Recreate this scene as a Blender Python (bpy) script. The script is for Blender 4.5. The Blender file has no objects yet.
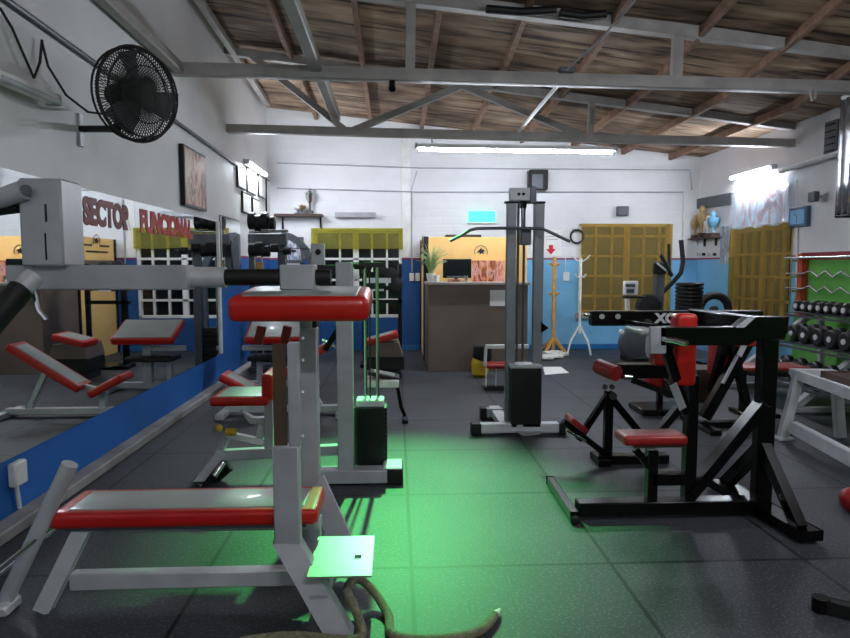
import bpy, bmesh, math, random
from mathutils import Vector, Matrix
random.seed(4)
C = bpy.context.scene
COL = C.collection
V = Vector
# ------------------------------------------------------------ camera
FPX, EYE = 628.0, 1.47
YAW, PIT = math.radians(2.64), math.radians(4.73)
cd = bpy.data.cameras.new('camera'); cam = bpy.data.objects.new('camera', cd); COL.objects.link(cam)
cam.location = (0, 0, EYE); cam.rotation_euler = (math.pi/2-PIT, 0, -YAW)
cd.sensor_width = 36; cd.lens = FPX/850*36; cd.clip_start = .05
C.camera = cam
RM = cam.rotation_euler.to_matrix()
def ray(px, py): return RM @ V(((px-425)/FPX, -(py-319)/FPX, -1))
def aY(px, py, Y):
    d = ray(px, py); return V((0, 0, EYE)) + d*(Y/d.y)
def aX(px, py, X):
    d = ray(px, py); return V((0, 0, EYE)) + d*(X/d.x)
def aZ(px, py, Z=0):
    d = ray(px, py); return V((0, 0, EYE)) + d*((Z-EYE)/d.z)
# ------------------------------------------------------------ materials
def srgb(r, g, b):
    f = lambda c: (c/255/12.92) if c/255 <= .04045 else ((c/255+.055)/1.055)**2.4
    return (f(r), f(g), f(b), 1)
def mat(name, rgb, rough=.5, metal=0.0, spec=.5, var=.12, vs=6.0, bump=0.0, bs=60.0, coat=0.0):
    m = bpy.data.materials.new(name); m.use_nodes = True
    nt = m.node_tree; b = nt.nodes['Principled BSDF']
    b.inputs['Roughness'].default_value = rough; b.inputs['Metallic'].default_value = metal
    b.inputs['Specular IOR Level'].default_value = spec; b.inputs['Coat Weight'].default_value = coat
    c = srgb(*rgb)
    tc = nt.nodes.new('ShaderNodeTexCoord'); n = nt.nodes.new('ShaderNodeTexNoise')
    n.inputs['Scale'].default_value = vs; n.inputs['Detail'].default_value = 4
    nt.links.new(tc.outputs['Object'], n.inputs['Vector'])
    r = nt.nodes.new('ShaderNodeValToRGB')
    r.color_ramp.elements[0].position = .3; r.color_ramp.elements[1].position = .7
    r.color_ramp.elements[0].color = tuple(x*(1-var) for x in c[:3])+(1,)
    r.color_ramp.elements[1].color = tuple(min(1, x*(1+var)) for x in c[:3])+(1,)
    nt.links.new(n.outputs['Fac'], r.inputs['Fac']); nt.links.new(r.outputs['Color'], b.inputs['Base Color'])
    if bump:
        n2 = nt.nodes.new('ShaderNodeTexNoise'); n2.inputs['Scale'].default_value = bs
        bp = nt.nodes.new('ShaderNodeBump'); bp.inputs['Strength'].default_value = bump; bp.inputs['Distance'].default_value = .01
        nt.links.new(tc.outputs['Object'], n2.inputs['Vector']); nt.links.new(n2.outputs['Fac'], bp.inputs['Height'])
        nt.links.new(bp.outputs['Normal'], b.inputs['Normal'])
    return m
def emis(name, rgb, s):
    m = bpy.data.materials.new(name); m.use_nodes = True
    b = m.node_tree.nodes['Principled BSDF']
    b.inputs['Base Color'].default_value = srgb(*rgb)
    b.inputs['Emission Color'].default_value = srgb(*rgb); b.inputs['Emission Strength'].default_value = s
    return m
class M: pass
M.grey = mat('silver_paint', (176, 178, 184), .4, .15, bump=.02)
M.pale = mat('pale_silver_paint', (204, 206, 210), .38, .2)
M.dgrey = mat('gunmetal_paint', (88, 92, 98), .4, .4)
M.black = mat('black_paint', (7, 6, 8), .24, .0, spec=.35)
M.rubber = mat('black_rubber', (11, 11, 12), .6, bump=.05)
M.stack = mat('cast_black', (13, 13, 15), .42)
M.chrome = mat('chrome', (215, 215, 218), .14, 1.0)
M.red = mat('red_vinyl', (196, 26, 20), .38, coat=.1, var=.08, vs=3)
M.redd = mat('dark_red_vinyl', (150, 26, 26), .35, coat=.1)
M.top = mat('pale_grey_surface', (150, 158, 154), .34, coat=.15, var=.05)
M.white = mat('white_enamel', (232, 232, 230), .4)
M.paper = mat('paper', (238, 238, 236), .8, var=.03)
M.wood = mat('purlin_wood', (136, 106, 86), .75, vs=9, var=.3)
M.steel = mat('truss_paint', (160, 156, 152), .55, .1, var=.18, vs=4)
M.laminate = mat('brown_laminate', (112, 98, 88), .45, var=.1, vs=3)
M.ctop = mat('counter_top', (150, 140, 134), .35)
M.orange = mat('orange_panel', (240, 196, 122), .55, var=.04)
M.yellow = mat('yellow_plastic', (210, 176, 40), .4)
M.pine = mat('pine', (206, 158, 84), .55, vs=14, var=.2)
M.bluep = mat('blue_plastic', (40, 110, 170), .4)
M.screen = mat('black_glass', (14, 18, 26), .12)
M.redpaper = mat('red_print', (214, 26, 56), .6, var=.02)
M.maroon = mat('maroon_paint', (140, 44, 62), .5)
M.rust = mat('rust_paint', (176, 66, 34), .5)
M.plantg = mat('leaf_green', (150, 175, 120), .6, var=.3, vs=20)
M.rope = mat('rope_fibre', (124, 122, 98), .9, var=.3, vs=50, bump=.6, bs=120)
M.brown = mat('dark_box_brown', (70, 48, 40), .6)
M.grime = mat('cable_black', (32, 30, 30), .7)
M.concrete = mat('plinth_concrete', (150, 148, 146), .8, var=.25, vs=5, bump=.2)
M.gold = mat('trophy_gold', (196, 170, 120), .3, .6)
M.lblue = mat('pale_blue', (120, 178, 214), .4)
M.text = mat('maroon_lettering', (120, 44, 56), .5, var=.02)
M.textr = mat('red_lettering', (180, 40, 40), .5, var=.02)
M.foil = mat('silver_foil', (196, 198, 206), .25, .85, bump=.5, bs=4)
M.tube = emis('lit_tube', (236, 244, 255), 44)
M.tuben = emis('lit_near_tube', (240, 244, 255), 60)
M.tubew = emis('lit_wall_tube', (238, 245, 255), 60)
M.exitg = emis('green_sign_light', (60, 215, 170), .42)
M.offtube = mat('unlit_tube', (196, 198, 202), .25)
def nodes(name):
    m = bpy.data.materials.new(name); m.use_nodes = True
    nt = m.node_tree
    return m, nt, nt.nodes['Principled BSDF'], nt.nodes.new('ShaderNodeTexCoord')
def mathn(nt, op, a, b=None):
    n = nt.nodes.new('ShaderNodeMath'); n.operation = op
    for i, v in enumerate((a, b)):
        if v is None: continue
        if isinstance(v, (int, float)): n.inputs[i].default_value = v
        else: nt.links.new(v, n.inputs[i])
    return n.outputs[0]
def mixc(nt, fac, a, b):
    n = nt.nodes.new('ShaderNodeMix'); n.data_type = 'RGBA'
    for s, v in ((n.inputs[0], fac), (n.inputs[6], a), (n.inputs[7], b)):
        if isinstance(v, (int, float, tuple)): s.default_value = v
        else: nt.links.new(v, s)
    return n.outputs[2]
def noise(nt, tc, scale, vec=(1, 1, 1), detail=5, dist=0.0):
    mp = nt.nodes.new('ShaderNodeMapping'); mp.inputs['Scale'].default_value = vec
    nt.links.new(tc.outputs['Object'], mp.inputs['Vector'])
    n = nt.nodes.new('ShaderNodeTexNoise'); n.inputs['Scale'].default_value = scale
    n.inputs['Detail'].default_value = detail; n.inputs['Distortion'].default_value = dist
    nt.links.new(mp.outputs['Vector'], n.inputs['Vector']); return n.outputs['Fac']
def ramp(nt, fac, stops):
    r = nt.nodes.new('ShaderNodeValToRGB'); e = r.color_ramp.elements
    while len(e) < len(stops): e.new(.5)
    for k, (p, c) in enumerate(stops): e[k].position = p; e[k].color = c
    nt.links.new(fac, r.inputs['Fac']); return r.outputs['Color']
def bumpn(nt, b, h, s, d=.01):
    bp = nt.nodes.new('ShaderNodeBump'); bp.inputs['Strength'].default_value = s; bp.inputs['Distance'].default_value = d
    nt.links.new(h, bp.inputs['Height']); nt.links.new(bp.outputs['Normal'], b.inputs['Normal'])
# rubber floor tiles
def floor_mat():
    m, nt, b, tc = nodes('rubber_floor_tiles')
    sp = nt.nodes.new('ShaderNodeSeparateXYZ'); nt.links.new(tc.outputs['Object'], sp.inputs[0])
    def seam(o, off, w):
        f = mathn(nt, 'FRACT', mathn(nt, 'ADD', mathn(nt, 'DIVIDE', mathn(nt, 'SUBTRACT', o, off), .99), 50.0))
        d = mathn(nt, 'ABSOLUTE', mathn(nt, 'SUBTRACT', f, .5))
        return mathn(nt, 'GREATER_THAN', d, .5-w)
    s = mathn(nt, 'MAXIMUM', seam(sp.outputs[0], .07, .010), seam(sp.outputs[1], 2.97, .010))
    base = ramp(nt, noise(nt, tc, 1.3), [(.3, srgb(42, 44, 49)), (.7, srgb(60, 62, 68))])
    sp2 = noise(nt, tc, 75, detail=3)
    base = mixc(nt, mathn(nt, 'MULTIPLY', mathn(nt, 'GREATER_THAN', sp2, .58), .45), base, srgb(104, 108, 116))
    c = mixc(nt, s, base, srgb(7, 7, 8))
    nt.links.new(c, b.inputs['Base Color']); b.inputs['Roughness'].default_value = .55
    h = mathn(nt, 'SUBTRACT', mathn(nt, 'MULTIPLY', sp2, .15), mathn(nt, 'MULTIPLY', s, 1.0))
    bumpn(nt, b, h, .35, .01); return m
M.floor = floor_mat()
def ceil_mat():
    m, nt, b, tc = nodes('old_ceiling_boards')
    n1 = noise(nt, tc, 1.0, (1.1, 5.0, 1), 8, .8)
    n2 = noise(nt, tc, 1.0, (.8, 13.0, 1), 4, .5)
    n3 = noise(nt, tc, .9, (1, 1, 1), 3)
    c = ramp(nt, n1, [(.28, srgb(84, 64, 52)), (.5, srgb(178, 150, 124)), (.75, srgb(220, 196, 168))])  # board browns lightened to carry the brightness of a ceiling lit from below
    c2 = ramp(nt, n2, [(.36, srgb(38, 30, 26)), (.46, (1, 1, 1, 1))])
    mx = nt.nodes.new('ShaderNodeMix'); mx.data_type = 'RGBA'; mx.blend_type = 'MULTIPLY'; mx.inputs[0].default_value = .85
    nt.links.new(c, mx.inputs[6]); nt.links.new(c2, mx.inputs[7])
    c3 = ramp(nt, n3, [(.38, srgb(96, 84, 80)), (.66, (1, 1, 1, 1))])
    my = nt.nodes.new('ShaderNodeMix'); my.data_type = 'RGBA'; my.blend_type = 'MULTIPLY'; my.inputs[0].default_value = .7
    nt.links.new(mx.outputs[2], my.inputs[6]); nt.links.new(c3, my.inputs[7])
    nt.links.new(my.outputs[2], b.inputs['Base Color']); b.inputs['Roughness'].default_value = .85
    bumpn(nt, b, n2, .5, .03); return m
M.ceil = ceil_mat()
def wall_mat(name, white, bands, brick=False):
    """bands: list of (axis, lo, hi, zlo, zhi, colour) coloured areas on the wall"""
    m, nt, b, tc = nodes(name)
    sp = nt.nodes.new('ShaderNodeSeparateXYZ'); nt.links.new(tc.outputs['Object'], sp.inputs[0])
    w = srgb(*white); c = ramp(nt, noise(nt, tc, 1.1, detail=6), [(.3, tuple(x*.86 for x in w[:3])+(1,)), (.65, w)])
    for ax, lo, hi, z0, z1, col in bands:
        o = sp.outputs[ax]
        f = mathn(nt, 'MULTIPLY', mathn(nt, 'MULTIPLY', mathn(nt, 'GREATER_THAN', o, lo), mathn(nt, 'LESS_THAN', o, hi)),
                  mathn(nt, 'MULTIPLY', mathn(nt, 'GREATER_THAN', sp.outputs[2], z0), mathn(nt, 'LESS_THAN', sp.outputs[2], z1)))
        cc = srgb(*col)
        c = mixc(nt, f, c, ramp(nt, noise(nt, tc, 3, detail=5), [(.3, tuple(x*.88 for x in cc[:3])+(1,)), (.7, cc)]))
    nt.links.new(c, b.inputs['Base Color']); b.inputs['Roughness'].default_value = .6
    if brick:
        bk = nt.nodes.new('ShaderNodeTexBrick'); bk.inputs['Scale'].default_value = 1
        bk.inputs['Brick Width'].default_value = .4; bk.inputs['Row Height'].default_value = .13; bk.inputs['Mortar Size'].default_value = .012
        cb = nt.nodes.new('ShaderNodeCombineXYZ'); nt.links.new(sp.outputs[0], cb.inputs[0]); nt.links.new(sp.outputs[2], cb.inputs[1])
        nt.links.new(cb.outputs[0], bk.inputs['Vector'])
        bumpn(nt, b, mathn(nt, 'SUBTRACT', 1.0, bk.outputs['Fac']), .35, .012)
    else:
        bumpn(nt, b, noise(nt, tc, 25), .12, .01)
    return m
XL, XR, YB, YN = -2.2, 5.42, 11.1, -3.0
STRIPE = (150, 50, 80)
M.wback = wall_mat('back_wall_colours', (236, 237, 240), [(0, -9, 1.2, -1, 1.60, (18, 84, 150)), (0, 1.2, 9, -1, 1.60, (120, 186, 228)), (0, -9, 9, 1.60, 1.63, STRIPE)], True)
M.wleft = wall_mat('left_wall_paint', (232, 232, 234), [(1, -9, 7.95, -1, .385, (14, 100, 184)), (1, 7.95, 20, -1, 1.60, (20, 98, 176)), (1, 7.95, 20, 1.6, 1.63, STRIPE)])
M.wright = wall_mat('right_wall_paint', (222, 222, 226), [(1, 8.3, 20, -1, 1.60, (124, 188, 228)), (1, 8.3, 20, 1.6, 1.63, STRIPE), (1, -9, 8.3, -1, 1.56, (96, 170, 70)), (1, -9, 8.22, 1.56, 1.66, (140, 44, 62))])
def mirror_mat():
    m, nt, b, tc = nodes('mirror_silver')
    b.inputs['Base Color'].default_value = (.78, .8, .8, 1); b.inputs['Metallic'].default_value = 1; b.inputs['Roughness'].default_value = .015
    return m
M.mirror = mirror_mat()
def glassy(name, rgb, alpha, rough=.4, trans=True):
    m, nt, b, tc = nodes(name)
    out = nt.nodes['Material Output']
    t = nt.nodes.new('ShaderNodeBsdfTransparent'); t.inputs[0].default_value = srgb(*rgb)
    mx = nt.nodes.new('ShaderNodeMixShader'); mx.inputs[0].default_value = alpha
    b.inputs['Base Color'].default_value = srgb(*rgb); b.inputs['Roughness'].default_value = rough
    nt.links.new(t.outputs[0], mx.inputs[1]); nt.links.new(b.outputs[0], mx.inputs[2]); nt.links.new(mx.outputs[0], out.inputs[0])
    return m
def blind_mat():
    m = glassy('olive_film', (222, 218, 130), .16, .5)
    return m
M.blind = blind_mat()
M.amber = glassy('amber_film', (226, 206, 136), .18, .5)
M.smoke = glassy('smoked_acrylic', (150, 130, 110), .3, .15)
M.poly = glassy('clear_plastic_sheet', (236, 240, 244), .22, .15)
M.netm = glassy('fan_net', (60, 60, 62), .3, .4)
def print_mat(name, cols, scale=3.0, dist=2.0):
    m, nt, b, tc = nodes(name)
    n = noise(nt, tc, scale, (1, 1, .35), detail=3, dist=dist)
    k = len(cols)
    nt.links.new(ramp(nt, n, [(.3+.4*i/(k-1), srgb(*c)) for i, c in enumerate(cols)]), b.inputs['Base Color'])
    b.inputs['Roughness'].default_value = .35; return m
M.photo = print_mat('warm_print', [(60, 44, 40), (170, 110, 90), (214, 180, 160), (90, 60, 50)], 5)
M.photo2 = print_mat('supplement_print', [(90, 30, 40), (190, 110, 60), (226, 170, 160), (80, 40, 60)], 9)
M.banner = print_mat('banner_print', [(120, 176, 214), (226, 232, 236), (190, 60, 70), (60, 76, 100)], 4)
M.poster = print_mat('poster_print', [(210, 214, 220), (90, 110, 140), (230, 230, 232)], 9)
M.certif = print_mat('certificate_print', [(236, 234, 226), (205, 205, 206), (240, 240, 236)], 12)
def checker_mat():
    m, nt, b, tc = nodes('tread_plate')
    b.inputs['Metallic'].default_value = .75; b.inputs['Roughness'].default_value = .38; b.inputs['Base Color'].default_value = srgb(196, 200, 198)
    w = nt.nodes.new('ShaderNodeTexBrick'); w.inputs['Scale'].default_value = 1; w.inputs['Brick Width'].default_value = .03
    w.inputs['Row Height'].default_value = .014; w.inputs['Mortar Size'].default_value = .004
    mp = nt.nodes.new('ShaderNodeMapping'); mp.inputs['Rotation'].default_value = (0, 0, .78)
    nt.links.new(tc.outputs['Object'], mp.inputs[0]); nt.links.new(mp.outputs[0], w.inputs['Vector'])
    bumpn(nt, b, mathn(nt, 'SUBTRACT', 1.0, w.outputs['Fac']), .9, .004); return m
M.tread = checker_mat()
# ------------------------------------------------------------ mesh builder
class MB:
    def __init__(s): s.bm = bmesh.new()
    def _bev(s, vs, w, seg=1):
        if w <= 0: return
        es = {e for v in vs for e in v.link_edges}
        bmesh.ops.bevel(s.bm, geom=list(es), offset=w, segments=seg, affect='EDGES', profile=.6)
    def box(s, a, b, bev=.004, seg=1, m=None):
        a, b = V(a), V(b); lo = [min(a[i], b[i]) for i in range(3)]; hi = [max(a[i], b[i]) for i in range(3)]
        r = bmesh.ops.create_cube(s.bm, size=1)['verts']
        for v in r:
            v.co = V([(lo[i]+hi[i])/2 + v.co[i]*(hi[i]-lo[i]) for i in range(3)])
            if m: v.co = m @ v.co
        s._bev(r, min(bev, .45*min(hi[i]-lo[i] for i in range(3))), seg); return s
    def bar(s, p, q, w, h, up=(0, 1, 0), bev=.004, seg=1):
        """rectangular tube p to q; w across, h along `up`"""
        p, q, up = V(p), V(q), V(up); d = q-p; L = d.length; d.normalize()
        side = d.cross(up)
        if side.length < 1e-4: up = V((1, 0, 0)); side = d.cross(up)
        side.normalize(); u = side.cross(d)
        mt = Matrix((side, d, u)).transposed().to_4x4(); mt.translation = (p+q)/2
        r = bmesh.ops.create_cube(s.bm, size=1)['verts']
        for v in r: v.co = mt @ V((v.co.x*w, v.co.y*L, v.co.z*h))
        s._bev(r, min(bev, .4*min(w, h, L)), seg); return s
    def cyl(s, p, q, r, r2=None, n=16, bev=0):
        p, q = V(p), V(q); d = q-p
        g = bmesh.ops.create_cone(s.bm, cap_ends=True, segments=n, radius1=r, radius2=r if r2 is None else r2, depth=d.length)['verts']
        rot = V((0, 0, 1)).rotation_difference(d.normalized()).to_matrix().to_4x4(); rot.translation = (p+q)/2
        for v in g: v.co = rot @ v.co
        return s
    def tube(s, pts, r, n=10, closed=False):
        pts = [V(p) for p in pts]; N = len(pts); rings = []
        prev = None
        for i, p in enumerate(pts):
            if closed: t = pts[(i+1) % N]-pts[i-1]
            else: t = pts[min(i+1, N-1)]-pts[max(i-1, 0)]
            t.normalize()
            if prev is None: u = t.orthogonal().normalized()
            else:
                u = prev-t*prev.dot(t); u.normalize()
            prev = u; w = t.cross(u)
            rings.append([s.bm.verts.new(p+(u*math.cos(a)+w*math.sin(a))*r) for a in [2*math.pi*k/n for k in range(n)]])
        for i in range(N if closed else N-1):
            A, B = rings[i], rings[(i+1) % N]
            for k in range(n): s.bm.faces.new((A[k], A[(k+1) % n], B[(k+1) % n], B[k]))
        if not closed: s.bm.faces.new(rings[0][::-1]); s.bm.faces.new(rings[-1])
        return s
    def sph(s, c, r, sc=(1, 1, 1), n=16):
        g = bmesh.ops.create_uvsphere(s.bm, u_segments=n, v_segments=n//2+2, radius=r)['verts']
        for v in g: v.co = V([v.co[i]*sc[i]+c[i] for i in range(3)])
        return s
    def lathe(s, c, prof, n=20, axis='Z'):
        rings = []
        for r, z in prof:
            ring = []
            for k in range(n):
                a = 2*math.pi*k/n; x, y = r*math.cos(a), r*math.sin(a)
                o = {'Z': (x, y, z), 'X': (z, x, y), 'Y': (y, z, x)}[axis]
                ring.append(s.bm.verts.new(V(c)+V(o)))
            rings.append(ring)
        for A, B in zip(rings, rings[1:]):
            for k in range(n): s.bm.faces.new((A[k], A[(k+1) % n], B[(k+1) % n], B[k]))
        s.bm.faces.new(rings[0][::-1]); s.bm.faces.new(rings[-1]); return s
    def ring(s, c, R, r, axis='Y', n=36, k=8):
        pts = []
        for i in range(n):
            a = 2*math.pi*i/n; x, y = R*math.cos(a), R*math.sin(a)
            pts.append(V(c)+V({'Y': (x, 0, y), 'X': (0, x, y), 'Z': (x, y, 0)}[axis]))
        return s.tube(pts, r, k, True)
    def prism(s, pts, off, bev=0):
        """polygon pts (3D) extruded by vector off"""
        off = V(off); a = [s.bm.verts.new(V(p)) for p in pts]; b = [s.bm.verts.new(V(p)+off) for p in pts]
        s.bm.faces.new(a[::-1]); s.bm.faces.new(b); n = len(a)
        for i in range(n): s.bm.faces.new((a[i], a[(i+1) % n], b[(i+1) % n], b[i]))
        s._bev(a+b, bev); return s
    def quad(s, *p): s.bm.faces.new([s.bm.verts.new(V(x)) for x in p]); return s
    def xf(s, m):
        for v in s.bm.verts: v.co = m @ v.co
        return s
    def build(s, name, m, parent=None, smooth=True, loc=None):
        bmesh.ops.recalc_face_normals(s.bm, faces=s.bm.faces[:])
        me = bpy.data.meshes.new(name)
        off = V((0, 0, 0))
        if parent is None and loc is not None: off = V(loc)
        if off.length:
            for v in s.bm.verts: v.co -= off
        s.bm.to_mesh(me); s.bm.free(); me.materials.append(m)
        o = bpy.data.objects.new(name, me); COL.objects.link(o); o.location = off
        if smooth:
            for p in me.polygons: p.use_smooth = True
            bpy.context.view_layer.update()
            try: me.set_sharp_from_angle(angle=math.radians(38))
            except Exception: pass
        if parent is not None:
            o.parent = parent
            if parent.parent is None and parent.type == 'EMPTY': o.location = -parent.location
            elif parent.parent is None: o.location = -parent.location
        return o
def tag(o, label=None, cat=None, group=None, kind=None):
    for k, v in (('label', label), ('category', cat), ('group', group), ('kind', kind)):
        if v: o[k] = v
    return o
def thing(name, loc, label, cat, group=None):
    o = bpy.data.objects.new(name, None); COL.objects.link(o); o.location = loc
    o.empty_display_size = .1
    return tag(o, label, cat, group)
def struct(name, mb, m, smooth=False): return tag(mb.build(name, m, smooth=smooth), kind='structure')
def single(name, mb, m, label, cat, group=None): return tag(mb.build(name, m), label, cat, group)
def kids(o): return [c for c in COL.objects if c.parent == o]
def copy_tree(o, loc=None, label=None, parent=None):
    c = o.copy(); COL.objects.link(c); c.parent = parent
    if loc is not None: c.location = loc
    if label: c['label'] = label
    for k in kids(o): copy_tree(k, parent=c)
    return c
def text(name, body, m, size, x, y, z, xdir, up, parent=None, ext=.001, bold=0.0, sx=1.0, align='LEFT'):
    cu = bpy.data.curves.new(name, 'FONT'); cu.body = body; cu.size = size; cu.extrude = ext; cu.offset = bold; cu.align_x = align
    t = bpy.data.objects.new(name+'_src', cu); COL.objects.link(t)
    bpy.context.view_layer.update()
    me = bpy.data.meshes.new_from_object(t.evaluated_get(bpy.context.evaluated_depsgraph_get()))
    bpy.data.objects.remove(t)
    X, U = V(xdir).normalized(), V(up).normalized(); N = X.cross(U)
    for v in me.vertices: v.co = V((x, y, z)) + X*v.co.x*sx + U*v.co.y + N*v.co.z
    me.materials.clear(); me.materials.append(m)
    o = bpy.data.objects.new(name, me); COL.objects.link(o)
    if parent is not None: o.parent = parent; o.location = -parent.location
    return o
def pad(mb, a, b, r=.025): return mb.box(a, b, r, 3)
def two_tone_pad(parent, a, b, r=.028, name='pad', m1=None, inset=.05, flip=False):
    """pad with a pale grey area on top"""
    o = pad(MB(), a, b, r).build(name, m1 or M.red, parent)
    lo = [min(a[i], b[i]) for i in range(3)]; hi = [max(a[i], b[i]) for i in range(3)]
    t = pad(MB(), (lo[0]+inset, lo[1]+inset*.7, hi[2]-.01), (hi[0]-inset, hi[1]-inset*.7, hi[2]+.004), .006).build('grey_top', M.top, o)
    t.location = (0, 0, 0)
    return o, t
# ------------------------------------------------------------ room shell
ZL0, ZL1, ZR = 4.62, 4.18, 3.41     # ceiling heights: left near, left back, right
def right_z(y): return ZR+.5*max(0, min(1, (7.65-y)/2.65))
def ceil_z(x, y):
    t = (x-XL)/(XR-XL); zl = ZL0+(ZL1-ZL0)*max(0, min(1, (y-5)/(YB-5)))
    return zl+(right_z(y)-zl)*t
struct('floor', MB().box((XL-.2, YN, -.06), (XR+.2, YB+.2, 0), 0), M.floor)
b = MB()
nx, ny = 20, 30
g = [[b.bm.verts.new((XL-.2+(XR-XL+.4)*i/nx, YN+(YB+.2-YN)*j/ny, ceil_z(XL-.2+(XR-XL+.4)*i/nx, YN+(YB+.2-YN)*j/ny))) for i in range(nx+1)] for j in range(ny+1)]
for j in range(ny):
    for i in range(nx): b.bm.faces.new((g[j][i], g[j][i+1], g[j+1][i+1], g[j+1][i]))
o = struct('ceiling', b, M.ceil)
so = o.modifiers.new('thick', 'SOLIDIFY'); so.thickness = .06; so.offset = 1
# wall openings for windows
W1 = (aY(311, 0, YB).x, aY(401, 0, YB).x, aY(0, 319, YB).z, aY(350, 230, YB).z)
W2 = (aY(584, 0, YB).x, aY(677, 0, YB).x, aY(630, 313, YB).z, aY(630, 224, YB).z)
W3Y0, W3Y1, W3Z0, W3Z1 = 8.42, 9.92, .62, 2.06
def wall_with_holes(name, m, u0, u1, z1f, holes, place):
    mb = MB(); holes = sorted(holes)
    us = [u0]
    for h in holes: us += [h[0], h[1]]
    us.append(u1)
    def q(a, b_, z0, f0, f1):
        mb.prism([place(a, z0, 0), place(b_, z0, 0), place(b_, f1, 0), place(a, f0, 0)], V(place(0, 0, 1))-V(place(0, 0, 0)))
    for i in range(len(us)-1):
        a, b_ = us[i], us[i+1]
        if i % 2 == 0: q(a, b_, 0, z1f(a), z1f(b_))
        else:
            h = holes[i//2]; q(a, b_, 0, h[2], h[2]); q(a, b_, h[3], z1f(a), z1f(b_))
    return struct(name, mb, m)
wall_with_holes('wall_back', M.wback, XL, XR, lambda x: ceil_z(x, YB)+.02, [W1, W2], lambda u, z, t: (u, YB+.2*t, z))
wall_with_holes('wall_right', M.wright, YN, YB+.2, lambda y: ZR+.02, [(W3Y0, W3Y1, W3Z0, W3Z1)], lambda u, z, t: (XR+.2*t, u, z))
struct('wall_right', MB().prism([(XR, YN, ZR), (XR, 7.7, ZR), (XR, 7.65, ZR+.03), (XR, 5.0, 3.95), (XR, YN, 3.95)], (.2, 0, 0)), M.wright)
struct('wall_left', MB().prism([(XL, YN, 0), (XL, YB+.2, 0), (XL, YB+.2, ZL1+.05), (XL, 5, ZL0+.05), (XL, YN, ZL0+.05)], (-.2, 0, 0)), M.wleft)
struct('wall_front', MB().prism([(XL, YN, 0), (XR, YN, 0), (XR, YN, 3.95), (XL, YN, ZL0)], (0, -.15, 0)), M.wright)
struct('trim_1', MB().box((XL, YN, 0), (XL+.12, YB, .07), .01), M.concrete)
struct('baseboard_back', MB().box((-.0, YB-.03, 0), (XR, YB, .09), .004), M.bluep)
# pilaster strip beside left window and corner pipe
struct('trim_2', MB().box((.10, YB-.02, 1.63), (.26, YB, 3.9), .004), M.white)
# windows
def window(name, place, u0, u1, z0, z1, us, zs, thick=()):
    w = thing(name, place(u0, z0, .1), None, None); w['kind'] = 'structure'
    f = MB()
    def bx(a, b_, c, d, t0, t1):
        f.box(place(a, c, t0), place(b_, d, t1), .003)
    e = .05
    bx(u0, u0+e, z0, z1, .02, .1); bx(u1-e, u1, z0, z1, .02, .1); bx(u0, u1, z0, z0+e, .02, .1); bx(u0, u1, z1-e, z1, .02, .1)
    for k, u in enumerate(us):
        t = .05 if k in thick else .017
        bx(u-t, u+t, z0+e, z1-e, .03, .08)
    for z in zs: bx(u0+e, u1-e, z-.02, z+.02, .03, .08)
    f.build('frame', M.white, w)
    MB().box(place(u0, z0, .09), place(u1, z1, .12), 0).build('pane', M.screen, w)
    return w
pb = lambda u, z, t: V((u, YB+t, z)); pr = lambda u, z, t: V((XR+t, u, z))
window('window_1', pb, W1[0], W1[1], W1[2], W1[3], [aY(x, 280, YB).x for x in (340, 356, 372, 387)], [aY(350, y, YB).z for y in (259, 280, 300)], (1,))
window('window_2', pb, W2[0], W2[1], W2[2], W2[3], [aY(x, 280, YB).x for x in (596, 612, 627, 644, 659)], [aY(630, y, YB).z for y in (236, 256, 276, 296)], (2,))
window('window_3', pr, W3Y0, W3Y1, W3Z0, W3Z1, [8.67, 8.92, 9.17, 9.42, 9.67], [.98, 1.32, 1.66], (2,))
struct('trim_3', MB().box((W2[0]-.05, YB-.06, W2[2]-.09), (W2[1]+.1, YB+.02, W2[2]), .004), M.concrete)
single('window_blind', MB().box((W1[0]-.05, YB-.05, aY(350, 249, YB).z), (W1[1]+.02, YB-.042, W1[3]+.03), 0), M.blind, 'olive see-through blind rolled halfway over the window behind the grey machines', 'blind')
single('window_blind', MB().box((W2[0]+.02, YB-.06, W2[2]+.01), (W2[1]+.03, YB-.056, W2[3]-.0), 0), M.amber, 'yellow see-through blind covering the back window beside the white coat stand', 'blind')
single('window_blind', MB().box((XR-.05, W3Y0-.03, W3Z0), (XR-.042, W3Y1+.03, W3Z1+.03), 0), M.amber, 'yellow see-through blind covering the window on the right wall', 'blind')
# wall mirror
mr = thing('wall_mirror', (XL, 5, .385), 'long wall mirror above the blue band with red lettering on it', 'mirror')
MB().box((XL+.002, YN+.5, .39), (XL+.015, 7.86, 2.02), 0).build('glass', M.mirror, mr)
MB().box((XL+.002, 7.86, .39), (XL+.03, 7.93, 2.03), .002).build('edge_strip', M.white, mr)
for body, m_, xa, xb in (('SECTOR', M.text, 81, 128.5), ('FUNCIONAL', M.textr, 138, 190.5)):
    o = text('lettering', body, m_, .27, 0, 0, 0, (0, 1, 0), (0, 0, 1), mr, bold=.016)
    ys_ = [v.co.y for v in o.data.vertices]; zs_ = [v.co.z for v in o.data.vertices]
    ya, yb2 = aX(xa, 215, XL).y, aX(xb, 222, XL).y
    for v in o.data.vertices:
        v.co.y = ya+(v.co.y-min(ys_))*(yb2-ya)/(max(ys_)-min(ys_)); v.co.z = 1.765+(v.co.z-min(zs_))*.205/(max(zs_)-min(zs_)); v.co.x += XL+.018
sm = thing('leaning_mirror', (XL, 8.2, 1.0), 'small dull mirror panel on left wall just past the long mirror', 'mirror')
MB().box((XL+.01, 8.02, 1.45), (XL+.03, 8.95, 2.1), 0).build('glass', M.mirror, sm)
MB().box((XL+.002, 8.0, 1.43), (XL+.012, 8.97, 2.12), 0).build('backing', M.dgrey, sm)
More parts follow.
